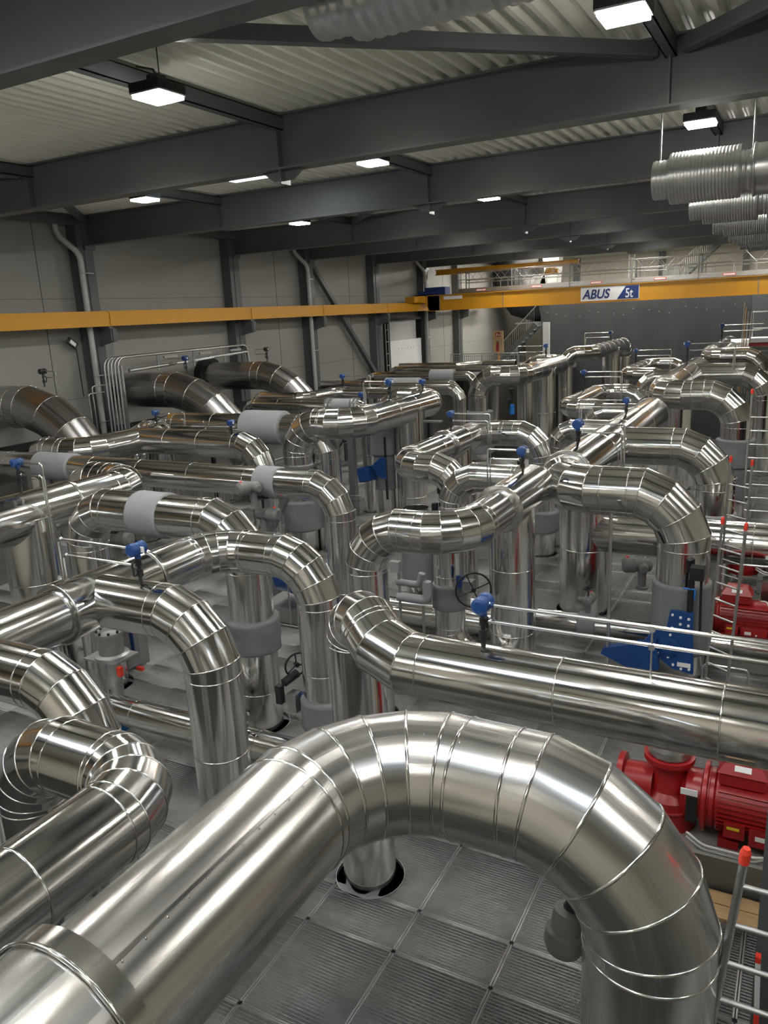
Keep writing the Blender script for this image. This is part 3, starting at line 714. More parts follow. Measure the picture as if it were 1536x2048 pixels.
# ================================================================ PIPES
for key, (lab, runs) in ROUTES.items():
    if key == 'bright_rear': pass
    p0 = runs[0][1][-1]; t = pipe(key, lab, (p0[0], p0[1], max(0, p0[2])))
    for d, pts, ex in runs:
        run(t, d, pts, **ex)
P = PIPES
# grey fabric jackets
jacket(P['right_header'], (12.68, 1.54, 1.60), (12.68, 1.54, .42), .92)
jacket(P['right_header'], (17.0, 1.52, 1.66), (17.0, 1.52, .9), .90, 'jacket_light')
jacket(P['right_rear'], (23.1, 1.6, 2.22), (23.1, 1.6, 1.45), 1.02); jacket(P['right_rear'], (23.1, 1.6, 1.44), (23.1, 1.6, .55), .96)
jacket(P['left_header'], (7.87, 5.36, 1.10), (7.87, 5.36, .68), .70)
jacket(P['jacket_drop'], (8.5, 7.0, 1.75), (8.5, 7.0, 1.25), .80)
jacket(P['jacket_drop'], (8.5, 9.02, 3.18), (8.5, 8.42, 3.18), .71, 'jacket_light', .012)
jacket(P['middle_bend'], (16.36, 11.45, 1.40), (16.36, 11.45, .62), 1.02, 'jacket', .015)
jacket(P['inner_bend'], (18.15, 5.54, 1.12), (18.15, 5.54, .60), .84)
jacket(P['left_upper'], (10.83, 13.25, 1.72), (10.83, 13.25, .55), .98, 'jacket_light', .015)
jacket(P['cross_long'], (11.77, 15.45, 3), (11.76, 14.3, 3), .64, 'jacket_light', .015)
jacket(P['cross_long'], (11.70, 9.12, 3), (11.695, 8.62, 3), .62, 'jacket_light', .03)
jacket(P['wall_jacket'], (16.83, 13.4, 3.2), (16.84, 12.15, 3.2), .90, 'jacket_light', .012)
jacket(P['jacket_rear'], (28.2, 15.1, 3.2), (28.2, 13.6, 3.2), .56, 'jacket_light', .015)
jacket(P['cross_rear'], (20.66, 12.95, 3.3), (20.66, 12.3, 3.3), .46, 'jacket_light', .015)
jacket(P['bright_rear'], (31, 14.4, 3.3), (31, 13.3, 3.3), .54, 'jacket_light', .01)
jacket(P['handwheel'], (10.95, 4.88, 1.72), (10.95, 4.88, 1.30), .57)
jacket(P['valve_low'], (12.9, 3.25, .5), (12.9, 2.95, .5), .46)
jacket(P['front'], (4.19, .60, 1.25), (4.19, .60, .1), .92)
jacket(P['far_bend'], (29.55, 11.66, 2.0), (29.55, 11.66, .3), 1.2)
# stepped rings
collar(P['front'], (1.66, 2.63, 3), (1,0,0), .82, .965, .12, 64)
collar(P['left_header'], (5.23, 7, 3), (1,0,0), .6, .69, .05); collar(P['left_header'], (6.55, 7, 3), (1,0,0), .6, .69, .05)
collar(P['left_upper'], (9.1, 11.4, 3), (1,0,0), .78, .87, .05)
collar(P['right_header'], (13.58, 3.68, 3), (1,0,0), .82, .95, .06); collar(P['centre_bend'], (10.98, 4.02, 3), (1,0,0), .64, .75, .05)
collar(P['inner_bend'], (16.0, 7.15, 3), (1,0,0), .64, .76, .05); collar(P['right_rear'], (24.2, 3.64, 3.4), (1,0,0), .84, .93, .05)
def flange(key, c, ax, d, L=.05):
    mb = MB(); mb.lathe(c, ax, [(0, d/2), (L, d/2)], 30)
    x, y = frame(V(ax).normalized())
    for k in range(12):
        a = 2*PI*k/12; q = V(c)+(x*math.cos(a)+y*math.sin(a))*(d/2-.04); mb.lathe(q-V(ax)*.03, ax, [(0, .014), (L+.06, .014)], 6)
    mb.build('flange', 'galv', P[key])
for y in (13.2, 13.06, 12.25, 12.12): flange('cross_rear', (20.66, y, 3.3), (0,-1,0), .5)
flange('middle_bend', (16.36, 11.45, 2.35), (0,0,-1), .96, .06); flange('middle_bend', (16.36, 11.45, 2.2), (0,0,-1), .98, .1)
# black collar of the third wall pipe, conical tee of the centre right riser
mb = MB(); mb.lathe((22.5, 19.3, 4.1), (0,1,0), [(0, .50), (0, .66), (.30, .66)], 40); mb.build('wall_collar', 'rubber', P['wall_three'])
mb = MB(); mb.lathe((14.85, 3.30, 1.66), (0,-1,0), [(0, .12), (.42, .40)], 40); mb.build('conical_tee', 'clad', P['right_header'])
# lap seam and rivets on the front pipe
mb = MB()
a = math.radians(118); e = V((0, math.cos(a), math.sin(a)))
mb.bar(V((1.8, 2.63, 3))+e*.404, V((3.35, 2.63, 3))+e*.404, .02, .006, tuple(e)); mb.build('lap_seam', 'bead', P['front'])
mb = MB(); c0 = V((0, 2.63, 3))
for x in np.arange(1.85, 3.35, .14): mb.ball(c0+V((x, 0, 0))+V((0, math.cos(a+.05), math.sin(a+.05)))*.402, .008, 6)
for y in (2.0, 1.75, 1.5, 1.25):
    for dx in (-.2, -.14): mb.ball((4.19+dx*.9, y, 3+.401*math.cos(.36)), .007, 6)
mb.build('rivets', 'bead', P['front']); P['front'].children[-1]['kind'] = 'stuff'

# ================================================================ INSTRUMENTS ON THE PIPES
def transmitter(base, dirv, l, label, h=.30, drop=None, s=1.0, sup=None, col='blue', gap=.16):
    """blue pressure transmitter on a valve stem with a pair of impulse tubes; base is the top of a pipe"""
    b = V(base); d = V(dirv).normalized(); q = V((-d.y, d.x, 0))
    t = thing('pressure_transmitter', label, 'sensor', b, 'pressure transmitters with steel impulse tubes')
    mb = MB(); r = .017*s
    mb.tube([b-V((0,0,.02)), b+V((0,0,h))], r, 8); mb.lathe(b+V((0,0,h*.25)), (0,0,1), [(0, r*1.9), (h*.25, r*1.9)], 8); mb.lathe(b+V((0,0,h*.62)), (0,0,1), [(0, r*1.6), (h*.2, r*1.6)], 8)
    mb.tube([b+V((0,0,h*.35)), b+V((0,0,h*.3))+q*.07*s, b+V((0,0,h*.75))+q*.075*s, b+V((0,0,h*.85))], r*.7, 6, True, 0, .03); mb.build('valve_stem', 'black', t)
    c = b+V((0,0,h+.05*s)); mb = MB()
    mb.lathe(c-q*.085*s, q, [(0, .04*s), (.012*s, .058*s), (.06*s, .06*s), (.07*s, .052*s), (.10*s, .052*s), (.11*s, .06*s), (.16*s, .058*s), (.17*s, .04*s)], 18)
    mb.lathe(c-V((0,0,.085*s)), (0,0,1), [(0, .03*s), (.05*s, .03*s)], 10); mb.lathe(c, d, [(0, .02*s), (.08*s, .02*s)], 8); mb.build('housing', col, t)
    mb = MB(); mb.cbox(c+q*.0-d*.06*s, (.012, .05*s, .05*s)); mb.build('type_plate', 'sticker', t)
    for k, z in enumerate((h+.05*s, h+.05*s-gap)):
        o = q*(.0 if k == 0 else .0); e = b+V((0,0,z))+d*(l-(.05 if k else 0)); p = [b+V((0,0,z))+d*.05*s, e]
        if drop: p.append(e-V((0,0,drop-(gap if k else 0))))
        m_ = MB(); m_.tube(p, .0125*s, 8, True, 0, .05)
        for pp in (p[0], p[1]): m_.ball(pp if pp == p[0] else pp-d*.06, .022*s, 8)
        m_.build('impulse_tube', 'tube', t)
    if sup:
        for f in sup:
            m_ = MB(); e = b+d*l*f; m_.tube([e+V((0,0,h+.07)), e+V((0,0,h+.05-gap-.02))], .008, 6); m_.tube([e+V((0,0,h+.05-gap)), e-V((0,0,.03))], .007, 6)
            m_.cbox(e+V((0,0,h+.05)), (.04, .04, .045)); m_.cbox(e+V((0,0,h+.05-gap)), (.04, .04, .045)); m_.build('tube_clamp', 'galv', t)
    return t
NY, PYv, NX, PX = (0,-1,0), (0,1,0), (-1,0,0), (1,0,0)
transmitter((5.79, 2.28, 3.18), NY, 6.0, 'blue transmitter on the middle pipe whose two long bright tubes run to the right edge', .34, None, 1.25, [.23], gap=.15)
transmitter((5.77, 6.25, 3.28), PYv, 1.25, 'blue transmitter on the left header branch with two tubes reaching left', .33, .9, 1.25, None, gap=.19)
transmitter((8.3, 11.5, 3.42), NY, .62, 'blue transmitter cut by the left edge with tubes dropping down', .42, 1.3, 1.2, None, gap=.2)
transmitter((14.35, 11.9, 3.46), PYv, .9, 'blue transmitter above the left elbow near the picture middle left', .18, None, 1.1)
transmitter((12.2, 4.05, 3.34), PYv, .62, 'blue transmitter on the snaking centre pipe header', .30, 1.1, 1.3)
transmitter((14.3, 3.68, 3.44), NY, .85, 'large blue transmitter on the header of the big twin-branch pipe', .34, 1.1, 1.5)
transmitter((18.6, 3.66, 3.44), PYv, 1.1, 'small blue transmitter at the far end of the twin-branch header', .28, .6, 1.2)
transmitter((16.4, 7.15, 3.35), NY, .95, 'blue transmitter left of the inner loop pipe', .30, 1.3, 1.2)
transmitter((25.2, 6.32, 3.27), NY, 1.2, 'dark blue transmitter on the rear looping pipe', .55, .9, 1.3)
transmitter((33.2, 9.95, 3.88), PYv, 1.3, 'blue transmitter on the rear centre bend in front of the stair', .38, .8, 1.5, gap=.25)
transmitter((43.8, 9.56, 4.05), PYv, 1.4, 'dark transmitter on the farthest bend against the dark tank', .3, .8, 1.5, gap=.25)
transmitter((36.6, 6.85, 3.25), NY, 1.5, 'small blue transmitter against the dark tank above the small loop', .55, .9, 1.3, gap=.25)
transmitter((28.6, 3.66, 3.84), NY, 1.5, 'blue transmitter on the right rear pipe with long tubes', .6, .9, 1.5, gap=.22)
transmitter((43.5, 3.97, 3.82), NY, 1.9, 'blue transmitter at far right beside the pole bundle', .7, None, 1.7, gap=.3)
transmitter((18.4, 9.77, 3.8), PYv, .8, 'blue transmitter on top of the curving pipe left of centre', .38, .7, 1.4, gap=.18)
transmitter((20.4, 9.76, 3.8), NY, .1, 'small blue transmitter near the end of the curving pipe left of centre', .2, None, 1.2)
transmitter((15.2, 15.1, 3.47), NY, 1.0, 'blue transmitter on the mitred tee left of the conduit rack foot', .25, .3, 1.2)
transmitter((23.3, 14.2, 3.62), NY, 1.1, 'blue transmitter below the second downpipe', .3, .5, 1.3)
transmitter((20.65, 11.95, 3.48), NY, .2, 'blue transmitter peeping over the curving pipe by the flanged joint', .12, None, 1.2)
transmitter((13.85, 17.55, 4.61), NY, .5, 'dark transmitter with valves on the left edge wall pipe', .32, .5, 1.2, None, 'black')
transmitter((18.2, 16.6, 4.59), PYv, .7, 'dark blue transmitter on the wall pipe behind the conduit rack', .35, .2, 1.2, None, 'navy')
transmitter((22.5, 16.75, 4.6), PYv, .5, 'dark transmitter on the third wall pipe', .35, .2, 1.2, None, 'black')
transmitter((7.3, 6.3, .66), PYv, .85, 'small transmitter without housing colour on the floor pipe at left', .22, .35, .8, None, 'black', .1)

def handwheel(c, axis, R, parent, r=.018, m='black', spokes=4):
    mb = MB(); c = V(c); a = V(axis).normalized(); mb.torus(c, a, R, r, 32, 8); x, y = frame(a)
    for k in range(spokes):
        an = PI*2*k/spokes+.4; mb.tube([c, c+(x*math.cos(an)+y*math.sin(an))*R], r*.7, 6)
    mb.lathe(c-a*.03, a, [(0, .035), (.06, .035)], 12); return mb.build('handwheel', m, parent)
# handwheel valve in front of the grey jacket
t = thing('butterfly_valve', 'gear valve with a large black spoked handwheel beside the blue transmitter', 'valve', (10.6, 4.45, 1.5))
handwheel((10.35, 4.22, 1.88), (-.75, -.45, 0), .27, t, .016); mb = MB(); mb.cbox((10.55, 4.38, 1.86), (.16, .16, .18)); mb.tube([(10.35, 4.22, 1.88), (10.6, 4.4, 1.88)], .02, 8); mb.tube([(10.62, 4.45, 1.86), (10.92, 4.7, 1.6)], .05, 10); mb.build('gear_box', 'grey_motor', t)
mb = MB(); mb.cbox((10.56, 4.52, 1.9), (.05, .12, .2)); mb.build('side_cover', 'blue', t)
# gear valve low on the left leg
t = thing('butterfly_valve', 'gear valve with a thin black handwheel beside the left leg above the grating', 'valve', (7.75, 5.75, 1))
handwheel((7.95, 5.86, 1.42), (.5, .85, .1), .17, t, .014, 'black', 3); mb = MB(); mb.lathe((7.72, 5.95, 1.22), (.9, -.3, .25), [(0, .03), (.02, .06), (.26, .06), (.28, .03)], 14); mb.cbox((7.68, 5.98, 1.08), (.09, .09, .26)); mb.build('gear_box', 'black', t)
mb = MB(); mb.cbox((7.72, 5.77, 1.0), (.16, .14, .26)); mb.build('bracket', 'galv', t); mb = MB(); mb.cbox((7.8, 5.68, 1.0), (.1, .05, .2)); mb.build('spacer', 'blue', t)
def motor_valve(c, label, d1=(0,1,0), s=1.0, m='grey_motor', wheel=True):
    c = V(c); d = V(d1).normalized(); q = V((-d.y, d.x, 0)); t = thing('motor_actuator', label, 'actuator', c, 'grey motor actuators on valves')
    mb = MB(); mb.lathe(c-d*.13*s, d, [(0, .05*s), (.03*s, .09*s), (.20*s, .09*s), (.23*s, .11*s), (.36*s, .11*s), (.40*s, .07*s)], 20); mb.build('motor_body', m, t)
    mb = MB(); mb.lathe(c-V((0,0,.34*s)), (0,0,1), [(0, .09*s), (.03*s, .09*s), (.04*s, .055*s), (.28*s, .06*s), (.32*s, .08*s), (.36*s, .08*s)], 16); mb.lathe(c+q*.05*s, q, [(0, .06*s), (.14*s, .06*s), (.16*s, .045*s)], 14); mb.build('gear_neck', m, t)
    if wheel: handwheel(c+V((0,0,.24*s)), (0,0,1), .09*s, t, .012*s); mb = MB(); mb.tube([c+V((0,0,.05*s)), c+V((0,0,.3*s))], .018*s, 8); mb.build('wheel_shaft', 'black', t)
    mb = MB(); mb.ball(c+d*.2*s+V((0,0,.1*s)), .03*s, 8); mb.build('position_dome', 'red_cap', t)
    return t
motor_valve((10.2, 11.55, 2.02), 'dark grey motor valve with a small black handwheel left of the pale jacket', (0,-1,.15), 1.45)
motor_valve((11.24, 8.95, 3.0), 'grey motor box hanging on the jacket at the long crossing pipe', (-.9,.4,0), 1.2, 'grey_motor', False)
motor_valve((11.5, 8.95, 2.42), 'lower grey motor valve under the long crossing pipe', (0,-1,0), 1.3)
motor_valve((13.75, 2.35, 1.42), 'grey actuator with a round cap before the low right pipe', (-.3,1,0), 1.3, 'grey_motor', False)
motor_valve((12.9, 3.1, .95), 'small grey actuator on the jacketed floor pipe', (1,0,0), .9)
motor_valve((12.3, 5.6, 1.6), 'grey motor valve behind the centre riser', (0,-1,0), 1.1)
t = thing('motor_actuator', 'round grey motor with a bowl cap hanging beside the front pipe leg', 'actuator', (4.35, 1.14, 1.7))
mb = MB(); mb.lathe((4.34, 1.13, 2.12), (-.10, .10, -1), [(0, .06), (.02, .10), (.16, .11), (.18, .135), (.27, .14), (.33, .115), (.345, .055), (.35, 0.0)], 28); mb.build('motor_body', 'grey_motor', t)
mb = MB(); mb.tube([(4.34, 1.12, 2.10), (4.32, 1.0, 2.36)], .06, 12); mb.cbox((4.33, 1.04, 2.24), (.16, .13, .14)); mb.build('neck', 'black', t)
# large blue weighted lever actuator before the grey jacket
t = thing('lever_actuator', 'large blue lever actuator with white bolts below the dark grey jacket at right', 'actuator', (12.1, 1.5, .2))
mb = MB(); X0 = 12.13
mb.prism([(X0, 1.62, 1.28), (X0, 1.28, 1.28), (X0, 1.24, .26), (X0, 1.55, .30), (X0, 1.74, .44), (X0, 1.98, .46), (X0, 2.05, .62), (X0, 1.86, .92), (X0, 1.66, .98)], (-.07, 0, 0)); mb.build('side_plate', 'blue', t)
mb = MB(); mb.prism([(X0-.02, 1.80, .78), (X0-.02, 2.62, .52), (X0-.02, 2.66, .42), (X0-.02, 2.1, .20), (X0-.02, 1.74, .30)], (-.16, 0, 0)); mb.build('counterweight_lever', 'blue', t)
mb = MB(); mb.lathe((X0-.08, 1.62, .68), (-1,0,0), [(0, .17), (.02, .17), (.03, .10), (.05, .10)], 24); mb.build('hub', 'blue', t)
mb = MB()
for y, z in ((1.58,1.22),(1.46,1.19),(1.34,1.18),(1.58,1.0),(1.46,1.08),(1.34,1.07),(1.30,.34),(1.42,.33),(1.54,.38),(1.78,.55),(1.86,.72),(1.5,.72),(1.6,.88),(1.62,.5)): mb.lathe((X0-.075, y, z), (-1,0,0), [(0, .022), (.02, .02)], 8)
mb.build('bolts', 'sticker', t)
mb = MB(); mb.lathe((12.14, 1.34, 1.26), (0,0,1), [(0, .05), (.55, .05)], 14); mb.cbox((12.14, 1.26, 1.92), (.2, .2, .2)); mb.tube([(12.14, 1.2, 1.9), (12.14, 1.18, .9)], .02, 6); mb.build('hydraulic_cylinder', 'black', t)
mb = MB(); mb.cbox((12.05, 1.38, .40), (.01, .2, .07)); mb.build('type_plate', 'sticker', t)
mb = MB(); mb.tube([(12.1, 1.45, 1.66), (12.1, 1.28, 1.66), (12.1, 1.28, 1.5)], .014, 8); mb.build('cable_gland', 'blue_bright', t)
# second blue actuator in the middle distance, on a jacketed column
t = thing('lever_actuator', 'blue box actuator tilted on the grey jacketed column left of centre', 'actuator', (18.9, 10.6, 1.5))
k_ = 1.1875
def far(x, y, z): return (x*k_, y*k_, 6-(6-z)*k_)
mb = MB(); mb.bar(far(15.85, 9.30, 2.25), far(15.85, 9.0, 2.34), .36, .40, (.2, .3, 1)); mb.build('weight_box', 'blue', t)
mb = MB(); mb.prism([far(15.9, 9.0, 2.5), far(15.9, 8.74, 2.72), far(15.9, 8.62, 2.7), far(15.9, 8.62, 2.2), far(15.9, 8.85, 2.25)], (-.07, 0, 0)); mb.lathe(far(15.84, 8.78, 2.45), (-1,0,0), [(0, .1), (.03, .1)], 16); mb.build('side_plate', 'blue', t)
mb = MB(); mb.tube([far(15.9, 8.64, 3.2), far(15.9, 8.64, 1.7)], .035, 8); mb.build('hydraulic_cylinder', 'black', t)
t = pipe('jacket_column', 'short insulated column with a tapering grey jacket behind the blue box actuator', (19.35, 10.55, 0))
run(t, .62, [(19.35, 10.55, 1.1), (19.35, 10.55, -.35)], 32); jacket(t, (19.35, 10.55, 2.95), (19.35, 10.55, 2.1), .72); jacket(t, (19.35, 10.55, 2.1), (19.35, 10.55, 1.05), .6)
# small blue cylinder valves further back
for (x, y, z, l) in ((30.3, 10.5, 2.1, 'slim blue actuator with black head on the rear grey jacket'), (18.5, 6.2, 1.6, 'blue and black actuator in the arch of the inner loop pipe'), (14.5, 6.6, 1.8, 'dark blue actuator below the inner loop pipe')):
    t = thing('valve_actuator', l, 'actuator', (x, y, z), 'small blue valve actuators')
    mb = MB(); mb.lathe((x, y, z-.35), (0,0,1), [(0, .05), (.05, .11), (.4, .11), (.45, .07)], 16); mb.build('cylinder_body', 'blue_bright', t)
    mb = MB(); mb.lathe((x, y, z+.1), (0,0,1), [(0, .05), (.4, .05), (.4, .08), (.62, .08)], 14); mb.cbox((x-.1, y+.1, z+.1), (.12, .1, .4)); mb.build('black_head', 'black', t)

# ================================================================ FLOOR-STANDING MACHINES
def pump(x, y, label):
    """red inline pump: vertical flange stub, volute, lantern, finned motor along -Y"""
    t = thing('circulation_pump', label, 'pump', (x, y, 0), 'red pumps along the right side'); z = .78
    mb = MB(); mb.lathe((x, y, .30), (0,0,1), [(0, .30), (.1, .31), (.2, .30), (.42, .27), (.5, .20), (.66, .17), (.76, .17), (.80, .235), (.845, .265), (.90, .265)], 32)
    mb.lathe((x, y+.15, z), (0,1,0), [(0, .22), (.3, .2), (.32, .28), (.38, .28)], 26); mb.torus((x, y, .62), (0,0,1), .285, .022, 32); mb.build('volute', 'red', t)
    mb = MB(); mb.lathe((x, y, 1.19), (0,0,1), [(0, .20), (.03, .225), (.10, .22), (.16, .20)], 30)
    for k in range(12):
        a = 2*PI*k/12; mb.lathe((x+.195*math.cos(a), y+.195*math.sin(a), 1.18), (0,0,1), [(0, .022), (.1, .022)], 6)
    mb.build('top_flange', 'galv', t)
    mb = MB(); mb.lathe((x, y-.15, z), (0,-1,0), [(0, .20), (.05, .27), (.20, .27), (.22, .37), (.26, .37), (.27, .31), (.3, .31)], 30); mb.build('lantern', 'red', t)
    mb = MB(); mb.box((x-.29, y-.33, z-.18), (x-.262, y-.22, z+.12)); mb.build('guard_opening', 'black', t)
    y = y+.2
    mb = MB(); mb.lathe((x, y-.62, z), (0,-1,0), [(0, .30), (.02, .315), (.06, .315), (.08, .29), (.92, .29), (.94, .32), (1.12, .32), (1.2, .26), (1.2, 0.01)], 36); mb.build('motor_body', 'red', t)
    mb = MB()
    for k in range(40):
        a = 2*PI*k/40
        if math.sin(a) > .8: continue
        e = V((math.cos(a), 0, math.sin(a))); mb.bar(V((x, y-.72, z))+e*.30, V((x, y-1.52, z))+e*.30, .008, .055, tuple(e))
    mb.build('cooling_fins', 'red', t)
    mb = MB(); zt = z+.28
    mb.prism([(x-.17, y-.72, zt), (x+.17, y-.72, zt), (x+.17, y-1.16, zt), (x-.17, y-1.16, zt)], (0,0,.14))
    o = len(mb.v); mb.add([(x-.19,y-.70,zt+.14),(x+.19,y-.70,zt+.14),(x+.19,y-1.18,zt+.14),(x-.19,y-1.18,zt+.14),(x-.10,y-.78,zt+.26),(x+.10,y-.78,zt+.26),(x+.10,y-1.10,zt+.26),(x-.10,y-1.10,zt+.26)], [(0,3,2,1),(4,5,6,7),(0,1,5,4),(1,2,6,5),(2,3,7,6),(3,0,4,7)])
    tb = mb.build('terminal_box', 'red', t)
    n = V((-.8, 0, .6)).normalized()
    mb = MB(); mb.bar((x-.15, y-.86, zt+.205), (x-.15, y-1.02, zt+.205), .06, .004, tuple(V((-.8,0,.6)))); mb.build('type_plate', 'sticker', tb)
    mb = MB(); mb.box((x-.34, y-.80, z-.22), (x-.29, y-1.0, z-.05)); mb.box((x-.34, y-1.04, z-.26), (x-.29, y-1.44, z-.06)); mb.build('side_box', 'red', t)
    mb = MB(); mb.box((x-.346, y-.95, z-.12), (x-.34, y-.83, z-.09)); mb.build('warning_label', 'sticker_yellow', t)
    mb = MB(); mb.box((x-.28, y-.53, z+.13), (x-.268, y-.36, z+.2)); mb.build('name_plate', 'sticker', t); mb = MB(); mb.box((x-.346, y-1.2, z-.18), (x-.34, y-1.1, z-.13)); mb.build('box_label', 'sticker', t)
    mb = MB(); mb.box((x-.3, y-.75, .40), (x+.3, y-.95, .50)); mb.box((x-.3, y-1.25, .40), (x+.3, y-1.45, .50)); mb.build('motor_foot', 'red', t)
    mb = MB()
    for k in range(2): mb.tube([(x-.40, y-.45, .55-.05*k), (x-.43, y-.62, .46-.05*k), (x-.43, y-1.1, .46-.05*k), (x-.42, y-1.25, .50), (x-.36, y-1.28, .62)], .014, 6, True, 0, .05)
    mb.tube([(x-.1, y-1.3, z+.34), (x-.14, y-1.4, z+.36), (x-.15, y-1.44, z+.22), (x-.1, y-1.3, z+.15)], .012, 6, True, 0, .05); mb.build('cable', 'white', t)
    return t
pump(8.05, 1.02, 'red pump with finned motor below the long middle pipe at the right')
pump(13.5, 1.5, 'red pump with a yellow label seen between the two long tubes at the right edge')
pump(17.4, .9, 'red pump in the background behind the ladders at right')
def plinth(x, y0, y1, label):
    mb = MB(); mb.box((x-.48, y0, 0.004), (x+.5, y1, .30)); mb.box((x-.5, y0, .30), (x+.5, y1, .40))
    o = mb.build('pump_plinth', 'plinth'); tag(o, label, 'plinth', 'concrete pump plinths')
plinth(8.05, -1.4, 1.32, 'grey concrete plinth carrying the near red pump'); plinth(13.5, -.9, 1.1, 'grey plinth under the yellow labelled red pump')
plinth(17.4, -1.3, .6, 'grey plinth under the background red pump')
for k, (x, l) in enumerate(((7.42, 'rough wooden plank on the grating against the near plinth'), (7.22, 'rough wooden plank on the grating, one nearer the ladder'))):
    mb = MB(); mb.box((x-.095, -1.3+.1*k, .004), (x+.095, .62, .045)); tag(mb.build('wooden_plank', 'wood'), l, 'plank', 'planks on the grating')
mb = MB(); mb.box((5.2, .18, .004), (5.5, .45, .09)); tag(mb.build('wood_offcut', 'wood'), 'short wood offcut at the foot of the front pipe near the ladder', 'wood')
# steel column at the right edge
mb = MB(); mb.box((5.35, -.30, .004), (5.39, .02, 2.5)); mb.box((5.65, -.30, .004), (5.69, .02, 2.5)); mb.box((5.39, -.15, .004), (5.65, -.13, 2.5)); tag(mb.build('frame_column', 'steel'), 'dark steel column at the right edge behind the near ladder', 'column')
mb = MB(); mb.bar((5.25, -.0, 1.35), (5.25, -.02, .88), .035, .05, (1,0,0)); o = mb.build('spirit_level', 'white'); tag(o, 'white spirit level with red ends standing by the right edge column', 'tool')
mb = MB(); mb.cbox((5.25, 0, 1.37), (.052, .037, .05)); mb.cbox((5.25, -.02, .85), (.052, .037, .09)); mb.build('end_cap', 'red_cap', o)
def ladder(a_top, b_top, a_bot, b_bot, n, label, r=.028, caps=True, first=.12):
    a_top, b_top, a_bot, b_bot = map(V, (a_top, b_top, a_bot, b_bot)); t = thing('ladder', label, 'ladder', (a_bot+b_bot)/2, 'loose metal ladders at the right')
    for p, q in ((a_top, a_bot), (b_top, b_bot)):
        mb = MB(); mb.tube([p, q], r, 10); mb.build('stile', 'galv', t)
        if caps: mb = MB(); mb.lathe(p-(p-q).normalized()*.02, p-q, [(0, r*1.25), (.07, r*1.3), (.1, r*.9)], 10); mb.build('end_cap', 'red_cap', t)
    for k in range(n):
        f = first+(1-first)*k/n; mb = MB(); mb.tube([a_top.lerp(a_bot, f), b_top.lerp(b_bot, f)], r*.72, 8); mb.build('rung', 'galv', t)
    return t
ladder((4.2, .11, 2.92), (4.2, -.32, 2.92), (4.2, .38, .0), (4.2, -.05, .0), 10, 'near grey ladder with a red capped end in the lower right corner', .024, True, .06)
ladder((11.0, .86, 3.05), (10.78, .56, 3.05), (11.05, 1.0, .0), (10.83, .7, .0), 11, 'ladder with red caps standing right of the dark grey jacket', .02)
ladder((13.9, 1.02, 3.35), (13.65, .68, 3.35), (14.0, 1.1, .0), (13.75, .76, .0), 11, 'ladder with red caps just behind the low right pipe', .02)
ladder((17.3, .95, 4.1), (17.3, .4, 4.1), (17.3, 1.0, 0), (17.3, .45, 0), 13, 'tall scaffold ladder at the right edge behind the others', .022, True)
ladder((17.4, 13.6, 2.3), (17.25, 13.15, 2.3), (17.6, 13.7, 0), (17.45, 13.25, 0), 8, 'small ladder with red caps left of the curving pipe', .02)
# reflective steel box behind the ladders
t = thing('steel_cabinet', 'steel clad box reflecting red behind the ladders at right', 'cabinet', (14.0, -.3, 0))
mb = MB(); mb.box((14.0, -1.6, .004), (14.35, .42, 1.25)); mb.build('body', 'clad_dull', t); mb = MB(); mb.tube([(13.97, -.1, 1.2), (13.97, -.1, .1)], .015, 6); mb.tube([(13.96, -.25, .75), (13.96, .1, .75)], .018, 6); mb.build('door_bar', 'galv', t)
# pipe bridge of thin tubes before the red pump
t = thing('bent_tube_stand', 'thin bent steel tube frame before the red pump at the right edge', 'tube frame', (12.1, .7, .3))
mb = MB(); mb.tube([(12.0, 1.1, .1), (12.0, 1.1, .5), (12.0, .45, .5), (12.0, .45, .1)], .02, 8, True, 0, .08); mb.build('front_tube', 'tube', t); mb = MB(); mb.tube([(13.3, .7, 1.75), (13.3, .2, 1.75), (13.3, .2, 2.1), (13.3, .15, 2.2)], .02, 8, True, 0, .06); mb.build('rear_tube', 'tube', t)
# left: filter vessel, control cabinet, blue pump
t = thing('filter_vessel', 'grey steel vessel with bolted lid below the left header branch', 'vessel', (7.6, 9.0, 0))
mb = MB(); mb.lathe((7.6, 9.05, .004), (0,0,1), [(0, .1), (1.1, .1), (1.12, .2), (1.15, .26), (1.18, .26), (1.2, .19), (1.48, .19), (1.5, .21), (1.54, .21), (1.54, .15), (1.5, .14)], 28); mb.build('body', 'galv', t)
mb = MB()
for k in range(8):
    a = 2*PI*k/8; mb.lathe((7.6+.18*math.cos(a), 9.05+.18*math.sin(a), 1.53), (0,0,1), [(0, .02), (.05, .02)], 6)
mb.build('lid_bolts', 'black', t); mb = MB(); mb.box((7.35, 8.75, 1.12), (7.85, 9.4, 1.15)); mb.build('bracket_plate', 'galv', t)
mb = MB(); mb.cbox((7.42, 8.72, 1.02), (.07, .07, .14)); mb.build('red_lock', 'red_cap', t)
t = thing('control_cabinet', 'tall narrow control cabinet with a blue window behind the grey vessel', 'cabinet', (9.3, 10.4, 0))
mb = MB(); mb.cbox((9.3, 10.55, .8), (.35, .5, 1.6)); mb.build('body', 'galv', t); mb = MB(); mb.bar((9.05, 10.25, .1), (9.05, 10.25, 1.15), .32, .03, (0, .6, .0)); mb.build('door', 'grey_motor', t); mb = MB(); mb.cbox((9.03, 10.26, .65), (.02, .2, .6)); mb.build('window', 'navy', t)
mb = MB(); mb.cbox((9.0, 10.05, .12), (.06, .14, .06)); mb.build('red_handle', 'red_cap', t)
t = thing('feed_pump', 'small bright blue pump in front of the floor pipe at left', 'pump', (7.35, 9.0, 0))
